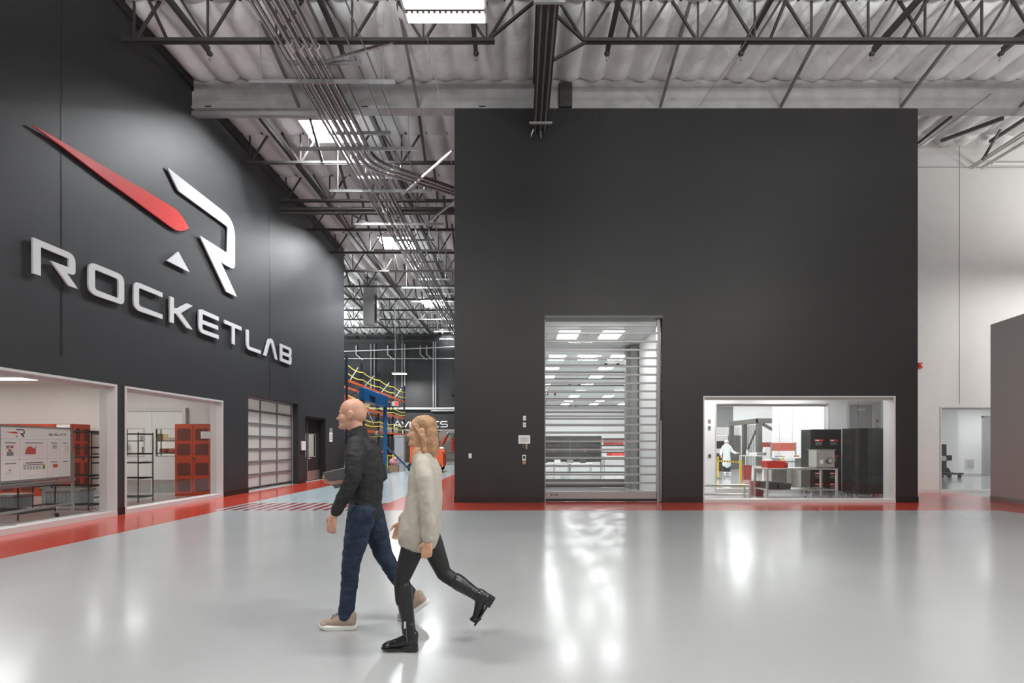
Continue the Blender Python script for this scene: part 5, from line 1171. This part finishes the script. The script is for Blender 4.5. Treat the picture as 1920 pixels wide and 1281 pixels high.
# upper right: braces, pipes near the white wall
def pr(a, b, Y): return ((a-972)*Y/F, Y, CAMZ+(836-b)*Y/F)
for i, (p0, p1, w, mm, lb) in enumerate(((pr(1766, 264, 14.5), pr(1880, 222, 12.9), .09, 'brace', 'grey brace sloping up right beyond the facade top corner'), (pr(1722, 268, 13.6), pr(1784, 219, 12.7), .05, 'truss', 'thin dark brace touching the facade top right corner'),
        (pr(1857, 265, 14.6), pr(1930, 218, 13.0), .08, 'truss', 'dark brace at the top right by the frame edge'), (pr(1842, 300, 14.2), pr(1876, 243, 13.6), .05, 'truss', 'short dark strut crossing the dark brace'))):
    m = MB(); m.bar(p0, p1, w, w); solo(m, 'brace', mm, lb, 'brace')
for i, (p0, p1, r, lb) in enumerate(((pr(1818, 314, 14.8), pr(1960, 222, 12.2), .03, 'upper grey conduit sloping to the right frame edge'), (pr(1822, 316, 14.8), pr(1960, 228, 12.2), .025, 'middle grey conduit sloping to the right frame edge'), (pr(1842, 314, 14.8), pr(1960, 243, 12.2), .045, 'thick lower grey conduit sloping to the right frame edge'), (pr(1721, 276, 14), pr(1860, 175, 11.5), .012, 'thin wire sloping up from the facade corner'))):
    m = MB(); m.tube([p0, p1], r, 8); solo(m, 'conduit', 'galv2', lb, 'conduit')
m = MB(); m.tube([pr(1860, 307, 14.8), pr(1990, 307, 14.8)], .03, 8); solo(m, 'conduit', 'frame', 'pale horizontal conduit on the white wall at top right', 'conduit')
t = thing('wall_strobe', 'small red alarm strobe on the white wall beside the facade edge', 'alarm', (12.33, YR-.02, 3.9)); m = MB(); m.bbox(-.05, .07, -.05, .02, -.07, .1, .01); m.ob('body', 'redbin', t); m = MB(); m.ell((.02, -.06, .02), (.03, .03, .04)); m.ob('lens', 'white', t)
# ================================================================ PEOPLE
def blob(name, m, prims, voxel, parent, smooth=6, folds=None, label=None, factor=.5):
    "prims: list of (points, radii[, flat]) tapered chains or ('e', centre, radii, rotz, roty)"
    b = MB()
    for p in prims:
        if p[0] == 'e':
            q = MB(); q.ell((0,0,0), p[2], 20, 14); R = Matrix.Rotation(p[3] if len(p) > 3 else 0, 3, 'Z') @ Matrix.Rotation(p[4] if len(p) > 4 else 0, 3, 'Y')
            b.add([R @ Vector(v)+Vector(p[1]) for v in q.v], q.f, True)
        else:
            pts, rs = p[0], p[1]; fy = p[2] if len(p) > 2 else 1.0
            P = [Vector(v) for v in pts]; n = 16
            # rounded ends
            d0 = (P[0]-P[1]).normalized(); d1 = (P[-1]-P[-2]).normalized(); ch = []
            for a in (80, 55, 25): ch.append((P[0]+d0*rs[0]*math.sin(math.radians(a)), rs[0]*math.cos(math.radians(a))))
            # smooth interpolation between joints
            for i in range(len(P)-1):
                for k in range(4):
                    t = k/4; ch.append((P[i].lerp(P[i+1], t), rs[i]*(1-t)+rs[i+1]*t))
            ch.append((P[-1], rs[-1]))
            for a in (25, 55, 80): ch.append((P[-1]+d1*rs[-1]*math.sin(math.radians(a)), rs[-1]*math.cos(math.radians(a))))
            vs = []; fs = []; prev = None
            for i, (c, r) in enumerate(ch):
                d = (ch[min(i+1, len(ch)-1)][0]-ch[max(i-1, 0)][0]).normalized()
                u = Vector((0, 1, 0)); u = (u-d*u.dot(d)); u = u.normalized() if u.length > .1 else d.orthogonal().normalized()
                if prev is not None and abs(u.dot(prev)) < .3: u = (prev-d*prev.dot(d)).normalized()
                prev = u; w = d.cross(u)
                for k in range(n): a = 2*math.pi*k/n; vs.append(c+u*math.cos(a)*r*fy+w*math.sin(a)*r)
            for i in range(len(ch)-1):
                for k in range(n): fs.append((i*n+k, i*n+(k+1) % n, (i+1)*n+(k+1) % n, (i+1)*n+k))
            fs.append(tuple(range(n-1, -1, -1))); fs.append(tuple(range((len(ch)-1)*n, len(ch)*n)))
            b.add(vs, fs, True)
    o = b.ob(name, m, parent)
    r = o.modifiers.new('r', 'REMESH'); r.mode = 'VOXEL'; r.voxel_size = voxel; r.use_smooth_shade = True
    s = o.modifiers.new('s', 'SMOOTH'); s.factor = factor; s.iterations = smooth
    if folds:
        tx = bpy.data.textures.new('folds', 'CLOUDS'); tx.noise_scale = folds[1]; tx.noise_depth = 2
        dm = o.modifiers.new('d', 'DISPLACE'); dm.texture = tx; dm.strength = folds[0]; dm.mid_level = .5; dm.texture_coords = 'OBJECT'
        em = bpy.data.objects.new('t', None); C.objects.link(em); em.scale = (1, 1, folds[2]); dm.texture_coords_object = em; bpy.context.view_layer.update()
    dg = bpy.context.evaluated_depsgraph_get(); me = bpy.data.meshes.new_from_object(o.evaluated_get(dg)); o.modifiers.clear()
    if folds: bpy.data.objects.remove(em)
    old = o.data; o.data = me
    bpy.data.meshes.remove(old)
    if label: o['label'] = label
    return o
def head(cx, cy, cz, s=1., fem=False):
    "profile head facing -X; cz = height of the ear/eye line. returns prims"
    E = lambda dx, dy, dz, rx, ry, rz_, a=0: ('e', (cx+dx*s, cy+dy*s, cz+dz*s), (rx*s, ry*s, rz_*s), 0, a)
    p = [E(.012, 0, .035, .098, .076, .085), E(.035, 0, .008, .080, .072, .078), E(-.03, 0, -.03, .066, .058, .07),
         E(-.05, 0, -.085, .045, .042, .032), E(-.01, 0, -.065, .06, .052, .045),            # jaw, chin
         E(-.083, 0, -.018, .016, .012, .028, -.35), E(-.100, 0, -.032, .018, .0125, .0125), E(-.088, -.012, -.036, .010, .009, .008), E(-.088, .012, -.036, .010, .009, .008),   # nose
         E(-.074, 0, .021, .016, .048, .013),                                                  # brow
         E(-.084, 0, -.058, .013, .024, .007), E(-.082, 0, -.068, .013, .020, .008), E(-.083, 0, -.098, .018, .02, .017),  # lips, chin tip
         E(-.052, -.040, -.03, .028, .02, .03), E(-.052, .040, -.03, .028, .02, .03)]
    for q in (-1, 1): p += [E(-.070, q*.032, .010, .013, .019, .008), E(-.068, q*.032, -.016, .013, .018, .006)]
    for q in (-1, 1): p += [E(.012, q*.078, -.01, .022, .010, .032, .2), E(.018, q*.084, .005, .017, .008, .018)]
    p.append(([(cx+.02*s, cy, cz-.04*s), (cx+.035*s, cy, cz-.12*s), (cx+.055*s, cy, cz-.2*s)], [.055*s, .054*s, .062*s] if not fem else [.046*s, .044*s, .054*s]))
    return p
def face_bits(t, cx, cy, cz, s, brow='stubble'):
    for q in (-1, 1):
        m = MB(); m.ell((cx-.0695*s, cy+q*.031*s, cz-.003*s), (.0105*s, .0125*s, .0085*s), 14, 10); e = m.ob('eye', 'eye', t)
        m = MB(); m.ell((cx-.0765*s, cy+q*.033*s, cz-.003*s), (.0052*s, .0062*s, .0062*s), 10, 8); m.ob('iris', 'iris', e)
        m = MB(); m.tube([(cx-.0865*s, cy+q*.014*s, cz+.022*s), (cx-.0845*s, cy+q*.031*s, cz+.026*s), (cx-.075*s, cy+q*.047*s, cz+.023*s)], .0028*s, 6); m.ob('eyebrow', brow, t)
    m = MB(); m.ell((cx-.092*s, cy, cz-.059*s), (.006*s, .022*s, .0045*s), 12, 8); m.ell((cx-.090*s, cy, cz-.068*s), (.006*s, .018*s, .005*s), 12, 8); m.ob('lips', 'lip', t)
def hand(wr, tip_dir, side, curl=.5, s=1., palm_n=(0, 1, 0)):
    "wr wrist, tip_dir direction of the fingers, side = direction towards the thumb"
    w = Vector(wr); d = Vector(tip_dir).normalized(); th = Vector(side).normalized(); th = (th-d*th.dot(d)).normalized(); n = Vector(palm_n); n = (n-d*n.dot(d)-th*n.dot(th)).normalized()
    P = [([w-d*.02*s, w+d*.03*s], [.026*s, .024*s])]
    for k, off in enumerate((-.030, -.010, .010, .030)):
        a = w+d*.02*s+th*off*s*.6; b_ = w+d*.085*s+th*off*s
        P.append(([a, b_], [.015*s, .0125*s]))
        L = (.052, .068, .074, .066)[k]*s; c = curl*(1+.12*(1.5-k)); p = b_; dd = d
        pts = [p]; rr = [.0108*s]
        for j, f in enumerate((.45, .32, .23)):
            ang = c*(.55+.45*j); dd = (dd*math.cos(ang)+n*math.sin(ang)).normalized(); p = p+dd*L*f; pts.append(p); rr.append((.0098-.0009*j)*s)
        P.append((pts, rr))
    q = w+d*.02*s+th*.028*s; P.append(([q, q+(d*.6+th*.6+n*.25).normalized()*.036*s, q+(d*.8+th*.45+n*.4).normalized()*.072*s], [.0145*s, .0125*s, .0095*s]))
    return P
def person(name_label, loc): return thing('person', name_label, 'person', loc)
# ---- the man: facing -X, local origin under his pelvis
MX, MY = -1.24, 3.93
t = person('bald man walking left in a black jumper, dark jeans and tan trainers', (MX, MY, 0))
hx, hz = -.115, 1.705
prims = head(hx, 0, hz, 1.06)
LH = hand((-.17, -.235, .915), (-.25, .02, -1), (-1, .3, 0), .45, 1.0, (.35, 1, .2))
RH = hand((-.24, .12, 1.165), (-1, -.25, .05), (0, .1, 1), .55, 1.0, (0, -1, 0))
prims += LH+RH+[([(-.05, 0, 1.5), (-.02, 0, 1.3)], [.06, .08]), ([(-.115, -.235, 1.02), (-.17, -.235, .91)], [.036, .027]), ([(-.16, .17, 1.155), (-.25, .12, 1.165)], [.036, .027]),
  ([(-.02, -.12, 1.34), (-.03, -.2, 1.22), (-.115, -.235, 1.02)], [.045, .045, .036]), ([(-.02, .12, 1.34), (0, .22, 1.2), (-.16, .17, 1.155)], [.045, .045, .036]), ([(-.02, 0, 1.3), (0, 0, 1.0)], [.1, .1])]
blob('body', 'skin', prims, .0045, t, 5)
face_bits(t, hx, 0, hz, 1.06)
jk = [([(-.045, 0, 1.475), (-.02, 0, 1.40), (.005, 0, 1.25), (.01, 0, 1.10), (.0, 0, .98)], [.085, .12, .128, .122, .122], 1.42),
      ([(-.062, 0, 1.545), (-.055, 0, 1.49), (-.045, 0, 1.46)], [.078, .092, .108], 1.1),
      ([(-.03, -.15, 1.455), (-.015, -.215, 1.36), (-.02, -.245, 1.2), (-.08, -.245, 1.08), (-.15, -.235, .955)], [.075, .074, .063, .056, .045]),
      ([(-.03, .15, 1.455), (.0, .22, 1.36), (.05, .24, 1.18), (-.05, .215, 1.145), (-.20, .145, 1.16)], [.075, .074, .063, .054, .045]), ([(0, 0, 1.0), (.0, 0, .915)], [.124, .13], 1.38)]
# cloth folds
blob('jumper', 'jacket', jk, .008, t, 5, folds=(.020, .10, .5))
jn = [([(0, 0, 1.0), (0, 0, .90)], [.118, .125], 1.32),
      ([(-.0, -.09, .92), (-.04, -.09, .74), (-.085, -.095, .53), (-.10, -.10, .33), (-.125, -.10, .115)], [.112, .096, .074, .064, .061]),
      ([(.0, .09, .92), (.06, .09, .74), (.115, .095, .55), (.21, .10, .38), (.345, .10, .20)], [.112, .096, .074, .062, .058])]
blob('jeans', 'jeans', jn, .007, t, 4, folds=(.017, .08, .5))
def shoe(t, ax, ay, az, pitch, upper, sole, L=.295, laces=True, name='shoe', heelh=0):
    "ankle at (ax, ay, az) above ground contact; toe towards -X; pitch raises the heel (rotates about the ball)"
    R = Matrix.Rotation(pitch, 3, 'Y'); base = Vector((ax, ay, az))
    def T(x, y, z): return tuple(R @ Vector((x, y, z))+base)
    out = [(-.215, 0), (-.20, .035), (-.15, .050), (-.08, .050), (.0, .040), (.05, .038), (.078, .022), (.084, 0), (.078, -.022), (.05, -.038), (0, -.040), (-.08, -.048), (-.15, -.052), (-.20, -.036)]
    m = MB(); n = len(out); vs = []
    for z, k in ((-.105, .97), (-.10, 1.0), (-.078, 1.02), (-.074, 1.0)): vs += [T(x*k, y*k, z+(.012*max(0, (-x-.14)/.07))) for x, y in out]
    fs = [tuple(range(n-1, -1, -1)), tuple(range(3*n, 4*n))]+[(l*n+i, l*n+(i+1) % n, (l+1)*n+(i+1) % n, (l+1)*n+i) for l in range(3) for i in range(n)]
    m.add(vs, fs, True); so = m.ob('sole', sole, t)
    pr = [([T(-.165, 0, -.058), T(-.10, 0, -.050), T(-.04, 0, -.035), T(.03, 0, -.035)], [.034, .040, .048, .046]), ([T(-.03, 0, -.03), T(.02, 0, .005)], [.045, .044]), ([T(.04, 0, -.06), T(.045, 0, .0)], [.034, .036])]
    pr.append(('e', T(-.17, 0, -.064), (.042, .046, .026)))
    o = blob(name, upper, pr, .005, t, 4)
    so.parent = o
    if laces:
        for k in range(5):
            x = -.11+.022*k; z = .002+.012*k-.0; m = MB(); m.tube([T(x, -.030, z-.016), T(x+.004, 0, z+.004), T(x, .030, z-.016)], .0035, 6); m.ob('lace', 'lace', o)
    return o
shoe(t, -.12, -.10, .105, 0.0, 'tan', 'sole')
shoe(t, .375, .10, .185, -.62, 'tan', 'sole')
lp = thing('laptop', 'dark grey closed laptop held forward by the walking man', 'laptop', (MX-.19, MY+.10, 1.20))
m = MB(); R = Matrix.Rotation(-.22, 3, 'Y') @ Matrix.Rotation(.9, 3, 'X')
q = MB(); q.bbox(-.15, .15, -.012, .002, -.11, .11, .004); m.add([R @ Vector(v) for v in q.v], q.f); m.ob('base', 'laptop', lp)
m = MB(); q = MB(); q.bbox(-.15, .15, -.02, -.014, -.11, .11, .003); m.add([R @ Vector(v) for v in q.v], q.f); m.ob('lid', 'slate', lp)
# ---- the woman
WX, WY = -.70, 3.5
t = person('blond woman walking left in a long cream jumper, black leggings and black boots', (WX, WY, 0))
hx, hz = .0, 1.555
prims = head(hx, 0, hz, .96, True)
LH = hand((.085, -.215, .80), (-.1, .05, -1), (-1, -.15, 0), .65, .92, (.3, 1, 0))
prims += LH+hand((-.2, .22, .86), (-.3, 0, -1), (-1, 0, .2), .5, .9, (.2, -1, 0))
prims += [([(.0, 0, 1.40), (.0, 0, 1.2)], [.07, .08]), ([(.03, -.13, 1.28), (.07, -.2, 1.1), (.085, -.215, .79)], [.05, .036, .024]), ([(.03, .13, 1.28), (-.03, .2, 1.08), (-.2, .22, .85)], [.05, .036, .024]), ([(0, 0, 1.2), (0, 0, .95)], [.085, .09])]
blob('body', 'skinf', prims, .0045, t, 5)
face_bits(t, hx, 0, hz, .96, 'blond')
blob('hair', 'blond', [('e', (hx+.02, 0, hz+.042), (.094, .080, .076)), ('e', (hx+.055, 0, hz-.02), (.058, .079, .085)), ([(hx+.055, 0, hz-.06), (hx+.065, 0, hz-.15), (hx+.055, 0, hz-.205)], [.062, .055, .035], 1.25),
      ([(hx-.035, -.066, hz+.035), (hx+.015, -.078, hz-.04), (hx+.03, -.076, hz-.15)], [.018, .024, .018]), ([(hx-.035, .066, hz+.035), (hx+.015, .078, hz-.04), (hx+.03, .076, hz-.15)], [.018, .024, .018])], .0055, t, 3, folds=(.012, .02, 4))
sw = [([(.02, 0, 1.345), (.03, 0, 1.26), (.025, 0, 1.12), (.01, 0, .98), (-.01, 0, .86), (-.02, 0, .80)], [.085, .118, .124, .134, .146, .146], 1.42),
      ([(.015, 0, 1.40), (.02, 0, 1.34)], [.062, .085]),
      ([(.03, -.125, 1.315), (.06, -.19, 1.22), (.08, -.215, 1.07), (.09, -.215, .93), (.085, -.215, .83)], [.068, .066, .056, .048, .042]),
      ([(.03, .125, 1.315), (.02, .19, 1.22), (-.03, .21, 1.07), (-.12, .215, .95), (-.18, .22, .89)], [.068, .066, .056, .048, .042])]
blob('jumper', 'sweater', sw, .008, t, 4, folds=(.018, .12, 1.2))
lg = [([(0, 0, .90), (-.0, 0, .84)], [.10, .105], 1.15),
      ([(-.01, -.075, .88), (-.05, -.08, .72), (-.125, -.085, .50), (-.115, -.085, .36)], [.086, .084, .056, .054]),
      ([(.0, .075, .88), (.06, .08, .72), (.15, .085, .50), (.24, .085, .44)], [.086, .084, .056, .052])]
blob('leggings', 'legging', lg, .007, t, 4)
def boot(t, ankle, knee, pitch, pull=True):
    ax, ay, az = ankle; R = Matrix.Rotation(pitch, 3, 'Y'); base = Vector(ankle)
    def T(x, y, z): return tuple(R @ Vector((x, y, z))+base)
    pr = [([ankle, tuple(Vector(ankle).lerp(Vector(knee), .35)), tuple(Vector(ankle).lerp(Vector(knee), .8)), knee], [.043, .048, .060, .058]),
          ([T(-.16, 0, -.07), T(-.09, 0, -.055), T(-.02, 0, -.03), T(.015, 0, -.02)], [.026, .033, .042, .044]), ([T(.02, 0, -.055), T(.02, 0, 0)], [.036, .040]), ('e', T(-.155, 0, -.072), (.045, .034, .02))]
    for k in range(4): q = Vector(ankle).lerp(Vector(knee), .06+.05*k); pr.append(([tuple(q+Vector((-.043, -.015, 0))), tuple(q+Vector((.03, -.035, .012)))], [.008, .009]))
    o = blob('boot', 'leather', pr, .0055, t, 3)
    out = [(-.205, 0), (-.185, .028), (-.13, .038), (-.06, .030), (-.02, .030), (-.02, -.030), (-.06, -.030), (-.13, -.038), (-.185, -.028)]
    m = MB(); prism(m, out, -.098, -.085); mv = MB(); mv.add([T(*v) for v in m.v], m.f); mv.ob('sole', 'black', o)
    m = MB(); prism(m, [(-.022, -.032), (.052, -.028), (.058, 0), (.052, .028), (-.022, .032)], -.112, -.062); mv = MB(); mv.add([T(*v) for v in m.v], m.f); mv.ob('heel', 'black', o)
    a = Vector(ankle)+Vector((-.008, -.046, -.03)); b_ = Vector(ankle).lerp(Vector(knee), .33)+Vector((-.006, -.051, 0))
    if not pull: return o
    m = MB(); m.bar(a, b_, .006, .006, (1, 0, 0)); m.ob('zip', 'slate', o); m = MB(); m.bar(b_+Vector((0, -.004, .004)), b_+Vector((0, -.004, -.045)), .016, .005); m.ob('zip_pull', 'chrome', o)
    return o
boot(t, (-.065, -.085, .112), (-.115, -.085, .455), 0)
boot(t, (.405, .085, .335), (.235, .085, .45), -1.0, False)
# ---- the worker in the clean room (faces the camera, looks to the right)
t = person('worker in white lab coat and hair net standing in the clean room', (10.85, 25.2, 0))
def rot(prims, a=math.pi/2):
    R = Matrix.Rotation(a, 3, 'Z'); out = []
    for p in prims:
        if p[0] == 'e': c = R @ Vector(p[1]); out.append(('e', tuple(c), p[2], p[3]+a, p[4] if len(p) > 4 else 0))
        else: out.append(([tuple(R @ Vector(v)) for v in p[0]], p[1])+tuple(p[2:]))
    return out
pr = rot(head(0, 0, 1.60, .98), math.radians(125))+hand((-.34, -.1, .95), (.1, -.1, -1), (1, -.5, 0), .4)+hand((.42, -.22, 1.06), (1, -.3, .1), (0, 0, 1), .4)
pr += [([(0, 0, 1.45), (0, 0, 1.2)], [.08, .1]), ([(-.18, 0, 1.35), (-.28, -.02, 1.1), (-.34, -.1, .94)], [.05, .04, .028]), ([(.18, 0, 1.35), (.28, 0, 1.12), (.42, -.22, 1.06)], [.05, .04, .028])]
blob('body', 'skinf', pr, .012, t, 3)
blob('hair_net', 'cap', [('e', (0, 0.02, 1.665), (.11, .115, .085))], .012, t, 3)
blob('lab_coat', 'coat', [([(0, 0, 1.42), (0, 0, 1.2), (0, 0, .95), (0, 0, .62), (0, 0, .50)], [.17, .185, .19, .215, .22], .7), ([(-.17, 0, 1.38), (-.29, -.01, 1.12), (-.34, -.08, .98)], [.08, .07, .055]), ([(.17, 0, 1.38), (.30, 0, 1.14), (.40, -.18, 1.07)], [.08, .07, .055])], .015, t, 3)
blob('trousers', 'jeans', [([(-.09, 0, .7), (-.11, 0, .12)], [.09, .07]), ([(.09, 0, .7), (.11, 0, .12)], [.09, .07])], .015, t, 3)
for s in (-1, 1): blob('shoe', 'white', [([(s*.11, .05, .05), (s*.12, -.16, .045)], [.05, .045])], .012, t, 3)
